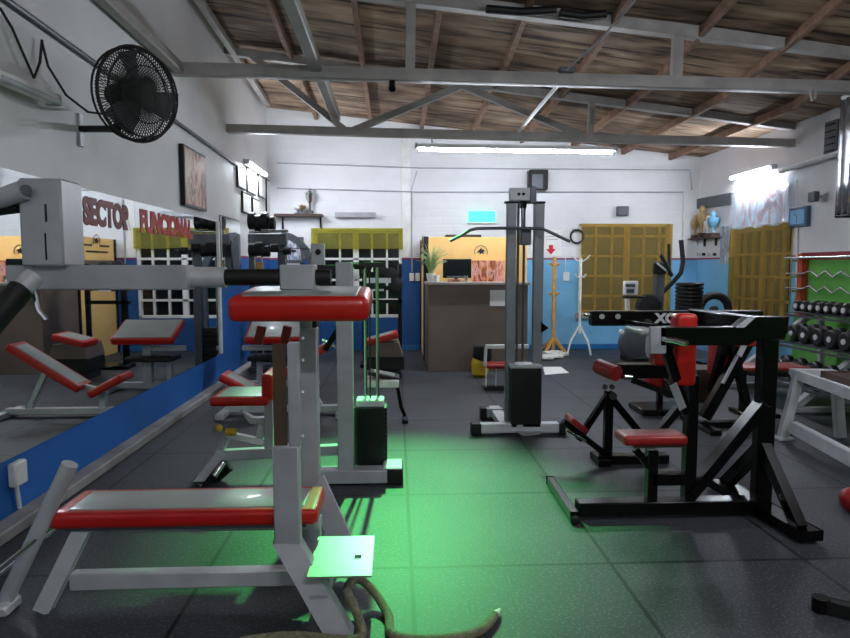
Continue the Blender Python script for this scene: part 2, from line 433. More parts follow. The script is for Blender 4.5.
# ------------------------------------------------------------ roof steel
def truss(Yt, p, label, chordB, chordT, webs, rB, rT):
    t = thing('roof_truss', (0, Yt, 3.2), label, 'roof truss', 'painted steel roof trusses')
    (bx0, by0), (bx1, by1) = chordB
    P = lambda x, y: aY(x, y, Yt)
    a, b_ = P(bx0, by0), P(bx1, by1)
    def ext(a, b_, x): k = (x-a.x)/(b_.x-a.x); return a+(b_-a)*k
    a2, b2 = ext(a, b_, XL), ext(a, b_, XR)
    MB().bar(a2, b2, rB, rB, (0, 0, 1), .012, 2).build('bottom_chord', M.steel, t)
    (tx0, ty0), (tx1, ty1) = chordT
    c, d = P(tx0, ty0), P(tx1, ty1)
    MB().bar(ext(c, d, XL), ext(c, d, XR), rT, rT, (0, 0, 1), .006).build('top_chord', M.steel, t)
    for (x0, y0, x1, y1) in webs:
        MB().bar(P(x0, y0), P(x1, y1), rT*.8, rT*.8, (0, 1, 0), .004).build('web_strut', M.steel, t)
    return t
truss(8.5, 0, 'far steel roof truss just above the long lit tube', ((235, 129), (812, 144)), ((233, 52), (810, 129)),
      [(252, 56, 345, 130), (352, 131, 462, 86), (462, 86, 584, 137), (592, 103, 590, 138)], .11, .10)
truss(6.5, 0, 'near steel roof truss crossing the top of the view', ((168, 69), (850, 88)), ((430, 1), (850, 52)),
      [(411, -4, 410, 74), (678, 34, 676, 78)], .12, .12)
def rod(name, pts, r, m, label, cat, group=None, n=8): return single(name, MB().tube(pts, r, n), m, label, cat, group)
# longitudinal steel ties
single('tie_beam', MB().bar((-.78, 3.0, 3.47), (-.78, 8.5, 3.44), .11, .11, (0, 0, 1), .012), M.steel, 'steel tie beam running lengthwise left of the middle at truss height', 'beam')
single('tie_beam', MB().bar((-2.12, 2.5, 3.44), (-2.12, 6.45, 3.42), .1, .1, (0, 0, 1), .012), M.steel, 'steel tie beam along the left wall above the fan', 'beam')
single('wall_plate', MB().bar((-2.08, 3, 4.5), (-2.08, 10.6, 4.12), .08, .08, (0, 0, 1), .008), M.steel, 'light steel rail where the left wall meets the roof', 'beam')
# wooden purlins
for i, (x, lab) in enumerate([(-1.35, 'leftmost'), (-.42, 'second from left'), (.45, 'third from left'), (1.32, 'fourth from left'), (2.2, 'fifth from left'), (3.1, 'sixth from left'), (4.0, 'second from right'), (4.85, 'rightmost')]):
    mb = MB(); pts = [(x+.09*(y-8)*.0, y, ceil_z(x, y)-.06) for y in (-2.5, 5, 7.65, YB)]
    mb.bar(pts[0], pts[1], .06, .1, (0, 0, 1)); mb.bar(pts[1], pts[2], .06, .1, (0, 0, 1)); mb.bar(pts[2], pts[3], .06, .1, (0, 0, 1))
    single('roof_purlin', mb, M.wood, f'brown wooden roof purlin under the boards, {lab} of eight', 'purlin', 'wooden purlins under the roof boards')
# white strip tube rod hanging & junction box
rod('hanging_rod', [aY(519, 131, 8.3), aY(557, 86, 7.2)], .022, M.white, 'white rod slanting between the two roof trusses', 'rod')
single('junction_box', MB().box(aY(560, 66, 6.4), aY(572, 76, 6.52), .008), M.dgrey, 'small dark box on the near truss bottom chord', 'box')
rod('roof_cable', [aY(566, 70, 6.4), aY(600, 40, 6.0), aY(640, -5, 5.4)], .012, M.steel, 'thin pale cable rising from the box on the near truss', 'cable')
tp = thing('rolled_tarpaulin', aY(540, 10, 6.3), 'dark rolled tarpaulins stowed above the near roof truss', 'tarpaulin')
for k, (x0, x1, y, r) in enumerate([(486, 556, 9, .04), (560, 606, 13, .04)]):
    MB().tube([aY(x0, y, 6.35), aY((x0+x1)/2, y+3, 6.35), aY(x1, y+1, 6.35)], r, 12).build('roll', M.rubber, tp)
# conduits
def conduit(pts, label, r=.011, m=None): return rod('wall_conduit', pts, r, m or M.grey, label, 'pipe')
yb = YB-.03
conduit([aY(277, 188, yb), aY(420, 192, yb), aY(684, 192, yb)], 'lower horizontal conduit on the white back wall')
conduit([aY(277, 163, yb), aY(420, 168, yb), aY(690, 170, yb), aY(692, 190, yb)], 'upper horizontal conduit on the white back wall')
conduit([aY(412, 192, yb), aY(412, 272, yb)], 'thin vertical conduit down to the white switches beside the counter')
conduit([aY(417, 171, yb), aY(411, 192, yb)], 'short slanting conduit joining the two long ones on the back wall', .008)
conduit([aY(684, 192, yb), aY(683, 245, yb)], 'vertical conduit near the right end of the back wall', .014, M.white)
conduit([aY(702, 170, yb), aY(696, 245, yb)], 'pale pipe in the back right corner', .016, M.white)
conduit([(XL+.02, 3.0, 2.98), (XL+.02, 9.2, 2.86)], 'dark conduit along the left wall behind the fan', .02, M.dgrey)
conduit([aX(797, 180, XR-.02), aX(797, 310, XR-.02)], 'pale vertical pipe on right wall beside the dumbbell rack', .014, M.white)
rod('hanging_cable', [aX(0, 8, XL+.03), aX(12, 28, XL+.03), aX(34, 78, XL+.04), aX(40, 62, XL+.03), aX(42, 40, XL+.03)], .008, M.grime, 'thin black cable looping down the left wall near the camera', 'cable')
rod('hanging_cable', [aX(42, 42, XL+.03), aX(48, 66, XL+.05), aX(66, 95, XL+.06), aX(88, 112, XL+.08), aY(104, 114, 4.35)], .008, M.grime, 'thin black cable running from the wall conduit to the fan', 'cable')
# ------------------------------------------------------------ lamps
def batten(name, p, q, lit, label, m=None, facing=V((0, 0, -1)), group=None, stems=(), bare=False):
    p, q = V(p), V(q); c = (p+q)/2
    t = thing(name, c, label, 'tube light', group)
    hw = .02 if bare else .09
    MB().bar(p+V((0, 0, .03 if bare else 0)), q+V((0, 0, .03 if bare else 0)), hw, .02 if bare else .05, (0, 0, 1)).build('housing', M.white, t)
    d = (q-p).normalized()*.04; off = facing*.045
    MB().cyl(p+d+off, q-d+off, .019, n=12).build('tube', m if lit else M.offtube, t)
    for s in (p, q):
        MB().bar(s-(q-p).normalized()*.015, s+(q-p).normalized()*.02, .09, .07, (0, 0, 1)).build('end_cap', M.grey, t)
    for f in stems:
        s = p+(q-p)*f[0]; MB().tube([s, s+V(f[1])], .01, 6).build('stem', M.grey, t)
    return t
p, q = aY(416, 146, 8.4), aY(615, 149, 8.4)
batten('fluorescent_light', p, q, True, 'long lit fluorescent tube below the far roof truss', M.tube, stems=((.08, (0, .1, .2)), (.92, (0, .1, .14))))
batten('fluorescent_light', (XL+.1, 9.1, 2.95), (XL+.1, 10.3, 2.95), True, 'lit fluorescent tube on the left wall above the small picture frames', M.tubew, V((.9, 0, -.4)))
batten('fluorescent_light', (XR-.1, 8.75, 2.88), (XR-.1, 9.85, 2.88), True, 'lit fluorescent tube on the right wall above the plastic covered banner', M.tubew, V((-.9, 0, -.4)))
batten('fluorescent_light', (XR-.08, 7.4, 2.84), (XR-.08, 8.6, 2.80), False, 'unlit tube fitting on the right wall beside the foil banner', None, V((-.9, 0, -.4)))
batten('fluorescent_light', aX(-12, 72, XL+.08), aX(53, 100, XL+.08), False, 'unlit tube fitting on the left wall in front of the fan', None, V((.9, 0, -.4)))
def area(name, loc, rot, sx, sy, e, col=(1, 1, 1)):
    l = bpy.data.lights.new(name, 'AREA'); l.shape = 'RECTANGLE'; l.size = sx; l.size_y = sy; l.energy = e; l.color = col
    o = bpy.data.objects.new(name, l); COL.objects.link(o); o.location = loc; o.rotation_euler = rot; return o
batten('fluorescent_light', (2.4, 2.2, 3.15), (3.6, 2.2, 3.15), True, 'lit fluorescent tube overhead on the right, before the near truss', M.tuben, bare=True)
batten('fluorescent_light', (.2, -.9, 3.2), (1.5, -.9, 3.2), True, 'lit fluorescent tube overhead behind the viewpoint', M.tuben, bare=True)
sl = bpy.data.lights.new('green_party_spot', 'SPOT'); sl.energy = 500; sl.color = (.15, 1, .26); sl.spot_size = math.radians(45); sl.spot_blend = 1; sl.shadow_soft_size = .03
so_ = bpy.data.objects.new('green_party_spot', sl); COL.objects.link(so_); so_.location = (-.03, 6.42, 3.22)
so_.rotation_euler = (V((.05, 4.1, 0))-V((-.03, 6.42, 3.22))).to_track_quat('-Z', 'Y').to_euler()
dl = (V((.05, 4.1, 0))-V((-.03, 6.42, 3.22))).normalized(); l0 = V((-.03, 6.42, 3.22))
spt = thing('stage_spotlight', (-.03, 6.44, 3.3), 'small black spotlight clamped under the near truss, giving the green light', 'spotlight')
MB().tube([l0-dl*.02, l0-dl*.12], .035, 14).build('lamp_body', M.black, spt)
MB().bar(l0-dl*.08, (-.03, 6.5, 3.36), .02, .02, (1, 0, 0)).build('clamp', M.black, spt)
# ------------------------------------------------------------ wall things
fan = thing('wall_fan', aY(136, 95, 4.3), 'black round wall fan on a bracket above the mirror', 'fan')
fc = aY(138, 95, 4.3); R = .295
b1, b2, b3, b4 = MB(), MB(), MB(), MB()
for s in (-.07, .07):
    b1.ring((0, 0, s*.9), R*.97 if s < 0 else R*.9, .007, 'Z')
b1.ring((0, 0, 0), R, .011, 'Z')
for k in range(84):
    a = 2*math.pi*k/84; ca, sa = math.cos(a), math.sin(a)
    for s in (-1, 1):
        b1.tube([(ca*.05, sa*.05, s*.10), (ca*R*.6, sa*R*.6, s*.09), (ca*R*.93, sa*R*.93, s*.05), (ca*R, sa*R, 0)], .003, 4)
for s in (.1, .085): b1.ring((0, 0, s), .06 if s == .1 else R*.6, .004, 'Z')
b2.lathe((0, 0, 0), [(.001, .105), (.06, .10), (.075, -.10), (.07, -.12), (.07, -.24), (.04, -.27), (.001, -.27)], 20)
for k in range(3):
    a0 = 2*math.pi*k/3
    pts = []
    for (r, da) in ((.05, -.2), (.16, -.55), (.28, -.45), (.29, .25), (.16, .35), (.05, .3)):
        pts.append((r*math.cos(a0+da), r*math.sin(a0+da), .05*(1 if da > 0 else -.4)))
    b3.prism(pts, (0, 0, .006))
fm = Matrix.Translation(fc) @ (V((.89, -.5, -.12)).normalized().to_track_quat('Z', 'Y')).to_matrix().to_4x4()
b1.xf(fm).build('cage', M.grime, fan); b2.xf(fm).build('motor', M.grime, fan); b3.xf(fm).build('blades', M.dgrey, fan)
w_ = aX(79, 129, XL)
b4.bar(w_, aY(116, 129, 4.42), .045, .03, (0, 0, 1)); b4.bar(aY(116, 129, 4.42), fc+V((-.1, .14, -.02)), .04, .04, (1, 0, 0)); b4.build('bracket', M.black, fan)
MB().box(w_-V((0, .03, .12)), w_+V((.02, .03, .1)), .002).build('wall_plate', M.grey, fan)
def frame_on_left(y0, y1, z0, z1, m, label, group=None, t=.03):
    f = thing('picture_frame', (XL, (y0+y1)/2, z0), label, 'picture frame', group)
    MB().box((XL+.001, y0, z0), (XL+t, y1, z1), .003).build('frame', M.black, f)
    MB().box((XL+t-.004, y0+.025, z0+.025), (XL+t+.003, y1-.025, z1-.025), 0).build('picture', m, f); return f
frame_on_left(6.6, 7.35, 2.1, 2.72, M.photo, 'black framed colour picture high on the left wall past the fan', t=.05)
for (x0, x1, ya, yb2, lab) in [(238, 246, 166, 189, 'top left'), (247.5, 256, 170, 194, 'top middle'), (243, 251, 193, 214, 'bottom left'), (253, 260, 199, 216, 'bottom middle'), (259, 265.5, 176, 198, 'top right'), (267, 271, 180, 222, 'tall rightmost')]:
    ca, cb_ = aX(x0, (ya+yb2)/2, XL+.03), aX(x1, (ya+yb2)/2, XL+.03); xm = (x0+x1)/2
    frame_on_left(ca.y, cb_.y, aX(xm, yb2, XL+.03).z, aX(xm, ya, XL+.03).z, M.certif, f'small dark framed certificate under left wall tube, {lab} of six', 'framed certificates on the left wall')
# shelf with trophy
sh = thing('wall_shelf', aY(298, 216, YB), 'thin dark shelf on the back wall near the left corner', 'shelf')
MB().box(aY(276, 214.6, YB), aY(322, 216.4, YB-.2), .002).build('board', M.brown, sh)
for x in (282, 320): MB().box(aY(x, 217, YB), aY(x+1.6, 229, YB-.03), 0).build('bracket', M.black, sh)
def trophy(x, y0, y1, label, m, Y=YB-.1):
    a, t = aY(x, y0, Y), aY(x, y1, Y); h = t.z-a.z
    o = thing('trophy', a, label, 'trophy', None)
    MB().lathe(a, [(.06, 0), (.06, h*.12), (.02, h*.16), (.02, h*.4), (.001, h*.4)], 12).build('base', M.dgrey, o)
    MB().lathe(a, [(.02, h*.38), (.07, h*.6), (.08, h*.82), (.05, h*.84), (.001, h*.84)], 14).build('cup', m, o)
    MB().sph(a+V((0, 0, h*.9)), h*.09).build('finial', m, o)
trophy(310, 214, 188, 'tall pale trophy cup on the dark shelf at the back', M.chrome)
trophy(302, 214, 204, 'smaller trophy on dark shelf, beside the tall cup', M.gold)
trophy(298, 214, 205, 'smallest trophy on dark shelf, nearest the left corner', M.white)
nb = single('wall_sconce', MB().box(aY(335, 212, YB-.1), aY(376, 218, YB-.01), .01), M.grey, 'grey flat shade above the left back window', 'lamp')
fr = thing('picture_frame', aY(293, 250, YB), 'small dark framed notice on back wall under the shelf', 'picture frame')
MB().box(aY(284, 237, YB-.03), aY(304, 263, YB-.005), .003).build('frame', M.dgrey, fr)
MB().box(aY(287, 240, YB-.035), aY(301, 260, YB-.02), 0).build('picture', M.poster, fr)
nt_ = thing('notice_board', aY(290, 262, YB), 'white notice with three small dark pictures near the left corner', 'notice')
MB().box(aY(281, 254, YB-.01), aY(300, 266, YB-.002), 0).build('sheet', M.paper, nt_)
for x in (284.5, 290, 295.5): MB().sph(aY(x, 260, YB-.012), .018, (1, .3, 1.2), 8).build('figure', M.grime, nt_)
# green sign
sg = thing('exit_sign', aY(481, 216, YB-.05), 'glowing green sign on the white back wall above the counter', 'sign')
MB().box(aY(469, 211, YB-.06), aY(495, 222, YB-.01), .004).build('panel', M.exitg, sg)
MB().box(aY(468, 222, YB-.07), aY(496, 223.5, YB-.01), 0).build('edge', M.white, sg)
# loudspeaker
sp_ = thing('loudspeaker', aY(538, 181, 10.8), 'black loudspeaker mounted high on the back wall above the tower', 'loudspeaker')
MB().box(aY(529.5, 169.5, 10.8), aY(545.5, 191, 10.98), .01).build('cabinet', M.rubber, sp_)
MB().box(aY(532, 174, 10.795), aY(543, 189, 10.81), .004).build('grille', M.dgrey, sp_)
MB().bar(aY(537, 178, 10.97), aY(537, 172, YB), .05, .05).build('bracket', M.black, sp_)
rr = thing('rubber_ring', aY(576, 237, YB), 'black ring hanging on the wall left of the yellow back window', 'ring')
MB().ring(aY(577, 236.5, YB-.05), .115, .018).build('hoop', M.rubber, rr); MB().cyl(aY(573, 229, YB), aY(573, 229, YB-.06), .012).build('hook', M.chrome, rr)
# arrow sign
ar = thing('paper_sign', aY(551, 244, YB), 'white paper sign with red arrow pointing down on back wall', 'sign')
MB().box(aY(543, 230, YB-.012), aY(561, 256, YB-.004), 0).build('sheet', M.paper, ar)
ys = YB-.016
MB().prism([aY(x, y, ys) for x, y in ((549, 245), (553, 245), (553, 249), (556, 249), (551, 254.5), (546, 249), (549, 249))], (0, .004, 0)).build('arrow', M.redpaper, ar)
for y in (233, 236, 239): MB().box(aY(546, y, ys), aY(558, y+.7, ys+.004), 0).build('text_line', M.grey, ar)
sw = thing('light_switch', aY(414, 277, YB), 'white switches on dark blue wall left of the counter', 'switch')
for x in (409.5, 415.5): MB().box(aY(x, 273, YB-.03), aY(x+4.4, 281, YB-.001), .004).build('box', M.white, sw)
sc = thing('wall_socket', aY(567, 275, YB), 'white socket on the light blue back wall behind coat stands', 'socket')
MB().box(aY(563.5, 272, YB-.03), aY(569, 281, YB-.001), .004).build('box', M.white, sc)
MB().tube([aY(565.5, 272, YB-.01), aY(565.5, 258, YB-.01)], .008).build('conduit', M.white, sc)
single('wall_box', MB().box(aY(618, 206, YB-.09), aY(627, 216, YB-.001), .006), M.dgrey, 'small dark box high on back wall above the yellow window', 'box')
so2 = thing('wall_socket', aX(12, 470, XL), 'white socket box with conduit on the blue band under the mirror', 'socket')
yS = aX(12, 470, XL).y
MB().box((XL, yS-.05, .22), (XL+.05, yS+.07, .36), .01).build('box', M.white, so2)
MB().tube([(XL+.02, yS, .22), (XL+.02, yS+.02, .08)], .012).build('conduit', M.white, so2)
so3 = thing('wall_socket', aX(158, 434, XL), 'small white socket with red switch on the blue band', 'socket')
pp = aX(159, 433, XL+.005)
MB().box((XL, pp.y-.1, pp.z-.03), (XL+.03, pp.y+.12, pp.z+.03), .008).build('box', M.white, so3)
MB().box((XL+.028, pp.y-.09, pp.z-.02), (XL+.034, pp.y-.03, pp.z+.02), .001).build('switch', M.red, so3)
# right wall stuff
XI = XR-.02
single('wall_vent', MB().prism([aX(700, 199, XR), aX(735, 192.5, XR), aX(735, 204, XR), aX(700, 209, XR)], (-.06, 0, 0)), M.dgrey, 'long dark grey panel on the right wall near the back corner', 'panel')
ts = thing('trophy_shelf', aX(710, 236, XR), 'wooden bracket shelf of trophies near the back right corner', 'shelf')
a_, z_ = aX(696, 238, XR-.1), 0
y0s, y1s, zs = aX(722, 236, XR).y, aX(698, 236, XR).y, aX(710, 237.5, XR).z
MB().box((XR-.2, y0s, zs-.02), (XR, y1s, zs), .003).build('board', M.brown, ts)
for y in (y0s+.15, y1s-.3): MB().box((XR-.03, y, zs-.15), (XR, y+.03, zs-.02), 0).build('bracket', M.black, ts)
def rtrophy(fy, h, m, label, r=.07):
    y = y0s+(y1s-y0s)*fy; a = V((XR-.1, y, zs))
    o = thing('trophy', a, label, 'trophy', None)
    MB().box(a+V((-r*.8, -r*.8, 0)), a+V((r*.8, r*.8, h*.15)), .004).build('base', M.brown, o)
    MB().lathe(a, [(.02, h*.15), (.02, h*.35), (r, h*.55), (r*1.1, h*.75), (r*.5, h*.78), (.001, h*.8)], 14).build('cup', m, o)
    MB().sph(a+V((0, 0, h*.88)), h*.1, (1, 1, 1.4), 10).build('finial', m, o)
rtrophy(.88, .4, M.gold, 'pale gold trophy at the far end of the corner trophy shelf')
rtrophy(.6, .55, M.gold, 'tallest gold trophy, middle of the corner trophy shelf')
rtrophy(.34, .36, M.white, 'white trophy right of the tallest one on the corner shelf')
rtrophy(.14, .42, M.lblue, 'light blue trophy at the near end of the corner shelf', .09)
hk = thing('hook_rail', aX(708, 253, XR), 'row of small dark hooks under the corner trophy shelf', 'hook rail')
for k, x in enumerate((700, 705, 710, 716)):
    c = aX(x, 254, XR); MB().box(c+V((-.05, -.02, -.03)), c+V((0, .02, .02)), .004).build('hook', M.grime if k % 2 else M.chrome, hk)
single('wall_poster', MB().box((XR-.012, aX(731, 240, XR).y, aX(726, 264, XR).z), (XR-.002, aX(721, 240, XR).y, aX(726, 226, XR).z), 0), M.poster, 'narrow pale poster left of the right wall window', 'poster')
# plastic covered banner over window
bn = thing('wall_banner', aX(765, 230, XR), 'blue and red banner in clear plastic above right wall window', 'banner')
yA, yC = aX(736, 200, XR).y, aX(796, 200, XR).y
n = 24
bb = MB(); top = 2.98; 
cols = []
for i in range(n+1):
    y = yA+(yC-yA)*i/n; x = XR-.10+.02*math.sin(i*1.9)+.012*math.sin(i*4.1)
    cols.append((bb.bm.verts.new((x, y, 2.06+.02*math.sin(i*.9))), bb.bm.verts.new((x+.015, y, 2.35)), bb.bm.verts.new((x+.05, y, 2.72))))
for a, c in zip(cols, cols[1:]):
    for k in (0, 1): bb.bm.faces.new((a[k], c[k], c[k+1], a[k+1]))
o = bb.build('plastic_cover', M.poly, bn); s_ = o.modifiers.new('t', 'SOLIDIFY'); s_.thickness = .002
MB().box((XR-.035, yC+.12, 2.1), (XR-.02, yA-.1, 2.62), 0).build('print', M.banner, bn)
cb = thing('wall_clock', aX(800, 215, XR), 'square blue-framed clock on the right wall beside the banner', 'clock')
y0, y1, z0, z1 = aX(811, 215, XR).y, aX(793, 215, XR).y, aX(801, 227, XR).z, aX(801, 207, XR).z
MB().box((XR-.06, y0, z0), (XR, y1, z1), .008).build('case', mat('slate_blue', (70, 92, 120), .4), cb)
MB().box((XR-.066, y0+.04, z0+.04), (XR-.055, y1-.04, z1-.04), 0).build('face', M.lblue, cb)
MB().tube([(XR-.07, (y0+y1)/2, (z0+z1)/2), (XR-.07, (y0+y1)/2+.06, (z0+z1)/2+.05)], .004, 6).build('hand', M.grime, cb)
MB().tube([(XR-.07, (y0+y1)/2, (z0+z1)/2), (XR-.07, (y0+y1)/2, (z0+z1)/2-.08)], .003, 6).build('hand', M.grime, cb)
wl = thing('wall_lamp', aX(812, 197, XR), 'small grey floodlight on the right wall above the clock', 'lamp')
c = aX(814, 198, XR-.12)
MB().bar(c+V((0, 0, .02)), c+V((.12, .05, .02)), .03, .03).build('bracket', M.grey, wl)
MB().box(c-V((.04, .07, .05)), c+V((.03, .07, .08)), .01).build('head', M.dgrey, wl)
vn = thing('wall_fan_vent', aX(833, 138, XR), 'dark louvred vent high on the right wall behind the foil banner', 'vent')
y0, y1 = aX(841, 138, XR).y, aX(828, 138, XR).y
zA, zB = aX(834, 155, XR).z, aX(834, 121, XR).z
MB().box((XR-.05, y0, zA), (XR, y1, zB), .004).build('frame', M.dgrey, vn)
for k in range(5):
    z = zA+.05+(zB-zA-.1)*k/4; MB().bar((XR-.06, y0+.03, z), (XR-.06, y1-.03, z), .03, .012, (0, 0, 1)).build('louvre', M.black, vn)
# foil banner hung further forward
fb = thing('foil_banner', aY(845, 210, 6.6), 'shiny silver banner hanging at the right edge of view', 'banner')
bb = MB(); n = 20; cols = []
p0, p1 = aY(836, 214, 6.75), aY(900, 212, 6.1)
for i in range(n+1):
    t = i/n; x = p0.x+(p1.x-p0.x)*t+.03*math.sin(i*2.1); y = p0.y+(p1.y-p0.y)*t+.02*math.cos(i*1.3)
    cols.append([bb.bm.verts.new((x, y, z)) for z in (2.02, 2.4, 2.9, 3.28)])
for a, c in zip(cols, cols[1:]):
    for k in range(3): bb.bm.faces.new((a[k], c[k], c[k+1], a[k+1]))
o = bb.build('sheet', M.foil, fb); o.modifiers.new('t', 'SOLIDIFY').thickness = .004
MB().cyl(p0+V((0, 0, -.02)), p1+V((0, 0, -.02)), .025).build('bottom_bar', M.black, fb)
MB().cyl((p0.x, p0.y, 3.29), (p1.x, p1.y, 3.29), .02).build('top_bar', M.white, fb)
for pt in (p0, p1): MB().tube([(pt.x, pt.y, 3.29), (pt.x, 6.5, 3.52)], .008, 6).build('cord', M.white, fb)
hk2 = rod('hanging_hook', [aY(813, 84, 6.45), aY(810, 92, 6.45), aY(812, 101, 6.45), aY(815, 99, 6.45), aY(816, 86, 6.45)], .012, M.steel, 'steel loop hanging from the near truss at right', 'hook')
# ------------------------------------------------------------ reception kiosk
kx0, kx1, ky0 = aY(428, 300, 8.75).x, aY(528, 300, 8.75).x, 8.75
kt = aY(460, 285, 8.75).z
k = thing('reception_counter', ((kx0+kx1)/2, 9.8, 0), 'brown reception kiosk with orange header and counter top', 'counter')
MB().box((kx0, ky0, 0), (kx1, ky0+.06, kt), .004).build('front_panel', M.laminate, k)
MB().box((kx0, ky0+.06, 0), (kx0+.05, 9.75, kt), .004).build('side_panel', M.laminate, k)
MB().box((kx0-.03, ky0-.05, kt), (kx1+.02, ky0+.55, kt+.04), .006).build('counter_top', M.ctop, k)
hz0, hz1 = aY(450, 262, 8.9+1.0).z, aY(450, 237, 9.9).z
MB().box((kx0, 9.9, 1.2), (kx1, 9.96, hz1), .004).build('back_panel', M.orange, k)
MB().box((kx1-.12, 8.85, 0), (kx1, 8.95, hz1), .004).build('corner_post', M.orange, k)
MB().box((kx1-.05, 8.95, 0), (kx1, 9.9, hz1), .004).build('side_wall', M.orange, k)
sd = MB().box((kx0-.0, 9.78, 0), (kx0+.05, 11.05, hz1), .004).build('side_wall', M.orange, k)
MB().box((kx0-.02, 9.74, 0), (kx0+.06, 9.80, hz1), .004).build('door_edge', M.black, k)
MB().box((kx0-.02, 11.02, 0), (kx0+.06, 11.08, hz1), .004).build('door_edge', M.black, k)
MB().box((kx0-.01, 9.85, 1.50), (kx0, 11.0, 1.58), 0).build('name_strip', M.laminate, k)
def eagle(parent, P, s):
    pts = [(-.9, -.15), (-.55, .3), (-.1, .75), (.25, .9), (.05, .55), (.55, .5), (.9, .1), (.45, .1), (.6, -.45), (.15, -.2), (-.2, -.55), (-.3, -.1)]
    o0 = P(0, 0); ax = P(1, 0)-o0; up = P(0, 1)-o0; nn = ax.cross(up).normalized()
    mb = MB().prism([o0+ax*x*s+up*y*s for x, y in pts], nn*.004); mb.build('eagle_logo', M.grime, parent)
    mb = MB(); R_ = s*1.35
    mb.tube([o0+(ax*math.cos(a)+up*math.sin(a))*R_ for a in [math.radians(-20+220*i/20) for i in range(21)]], s*.08, 6).build('logo_arc', M.laminate, parent)
lc = aY(481, 252, 9.89)
eagle(k, lambda x, y: lc+V((x, 0, y)), .075)
eagle(k, lambda x, y: V((kx0-.008, 10.4-x, 1.88+y)), .08)
for z, y0, y1 in ((1.80, 9.95, 10.25), (1.80, 10.5, 10.85), (1.70, 10.05, 10.8)):
    MB().box((kx0-.006, y0, z), (kx0, y1, z+.03), 0).build('text_line', M.brown, k)
c1, c2 = aY(438, 236, 10.0), aY(480, 240, 10.0)
single('wall_air_unit', MB().box(aY(446, 234.5, 10.1), aY(479, 238.5, 10.4), .01), M.brown, 'dark flat bar lying on top of the orange kiosk', 'bar')
mn = thing('computer_monitor', aY(456, 283, 9.05), 'black computer monitor on the reception counter', 'monitor')
MB().box(aY(443, 259, 9.1), aY(471, 278, 9.14), .006).build('screen', M.screen, mn)
MB().box(aY(447, 276, 9.08), aY(466, 278, 9.16), .003).build('lower_bezel', M.dgrey, mn)
MB().bar(aY(456, 278, 9.15), V((aY(456, 278, 9.15).x, 9.15, kt+.05)), .05, .03).build('stand', M.black, mn)
MB().box((aY(456, 0, 9.15).x-.1, 9.06, kt+.04), (aY(456, 0, 9.15).x+.1, 9.24, kt+.055), .003).build('foot', M.black, mn)
for i, (x0, x1, lab) in enumerate([(472, 487, 'left'), (488.5, 504, 'right')]):
    single('display_panel', MB().box(aY(x0, 260.5, 9.1), aY(x1, 284, 9.13), .002), M.photo2, f'{lab} one of two brownish pink printed boards on the counter', 'poster')
mb = MB(); plc = aY(431, 283, 8.95); plc.z = kt+.12
pl = thing('potted_grass', (plc.x, plc.y, kt+.04), 'pale green tufted plant on the left end of the counter', 'plant')
for i in range(70):
    a = random.random()*6.28; r = random.random()*.22+.03; h = .25+random.random()*.22
    p1_ = plc+V((math.cos(a)*r*.4, math.sin(a)*r*.35, h*.7)); p2_ = plc+V((math.cos(a)*r, math.sin(a)*r*.6, h*(1.05-r)))
    mb.tube([plc, p1_, p2_], .005, 4)
mb.build('blades', M.plantg, pl)
MB().lathe((plc.x, plc.y, kt+.04), [(.05, 0), (.07, .12), (.001, .12)], 14).build('pot', M.white, pl)
for x, m_, lab, w in ((437, M.white, 'white cup on counter beside the grass plant', .035), (466, M.chrome, 'small metal tin on counter under the monitor', .03)):
    c = aY(x, 283, 8.9); single('cup', MB().lathe((c.x, c.y, kt+.04), [(w*.8, 0), (w, .09), (.001, .09)], 12), m_, lab, 'cup')
single('paper_notice', MB().box(aY(490, 290, 8.74), aY(505, 306, 8.745), 0), M.paper, 'white paper notice taped on the brown counter front', 'notice')
single('paper_stack', MB().box(aY(448, 283, 8.86), aY(463, 279, 8.98), .003), M.photo, 'brown box of papers on the counter before the monitor', 'papers')
# black cloth / bag with yellow bin
tb = thing('waste_bin', aZ(480, 371, 0), 'yellow waste bag in a black bin at the counter foot', 'bin')
c = aY(480, 372, 8.3); c.z = 0
MB().lathe((c.x, c.y, 0), [(.06, .0), (.11, .04), (.12, .2), (.1, .26), (.001, .26)], 16).build('yellow_bag', M.yellow, tb)
MB().lathe((c.x+.03, c.y, 0), [(.1, .2), (.13, .26), (.12, .42), (.001, .43)], 16).build('black_top', M.rubber, tb)
# coat stands
cs = thing('coat_stand', aZ(579, 355), 'white metal coat stand with curved feet by yellow window', 'coat stand')
base = aZ(579, 354)
P = lambda dx, z: V((base.x+dx, base.y, z))
MB().tube([P(0, .35), P(0, 1.62)], .022).build('pole', M.white, cs)
for i in range(4):
    a = i*math.pi/2+.5; ca, sa = math.cos(a), math.sin(a)
    f = lambda r, z: V((base.x+ca*r, base.y+sa*r, z))
    MB().tube([f(0, .5), f(.05, .42), f(.2, .22), f(.27, .01)], .015, 8).build('foot', M.white, cs)
    MB().tube([f(0, 1.55), f(.12, 1.6), f(.2, 1.66)], .012, 8).build('hook', M.white, cs)
    MB().tube([f(0, 1.32), f(.08, 1.3), f(.12, 1.35)], .012, 8).build('hook', M.white, cs)
cs = thing('coat_stand', aZ(552, 352), 'yellow wooden coat stand beside the blue wall', 'coat stand')
base = aZ(553, 353)
MB().bar((base.x, base.y, .02), (base.x, base.y, 1.64), .05, .05, (0, 1, 0)).build('pole', M.pine, cs)
for i in range(4):
    a = i*math.pi/2+.78; ca, sa = math.cos(a), math.sin(a); f = lambda r, z: V((base.x+ca*r, base.y+sa*r, z))
    MB().bar(f(0, .28), f(.25, .02), .03, .04, (0, 0, 1)).build('foot', M.pine, cs)
    for z in (1.48, .98): MB().cyl(f(0, z), f(.11, z+.05), .016, n=8).build('peg', M.pine, cs)
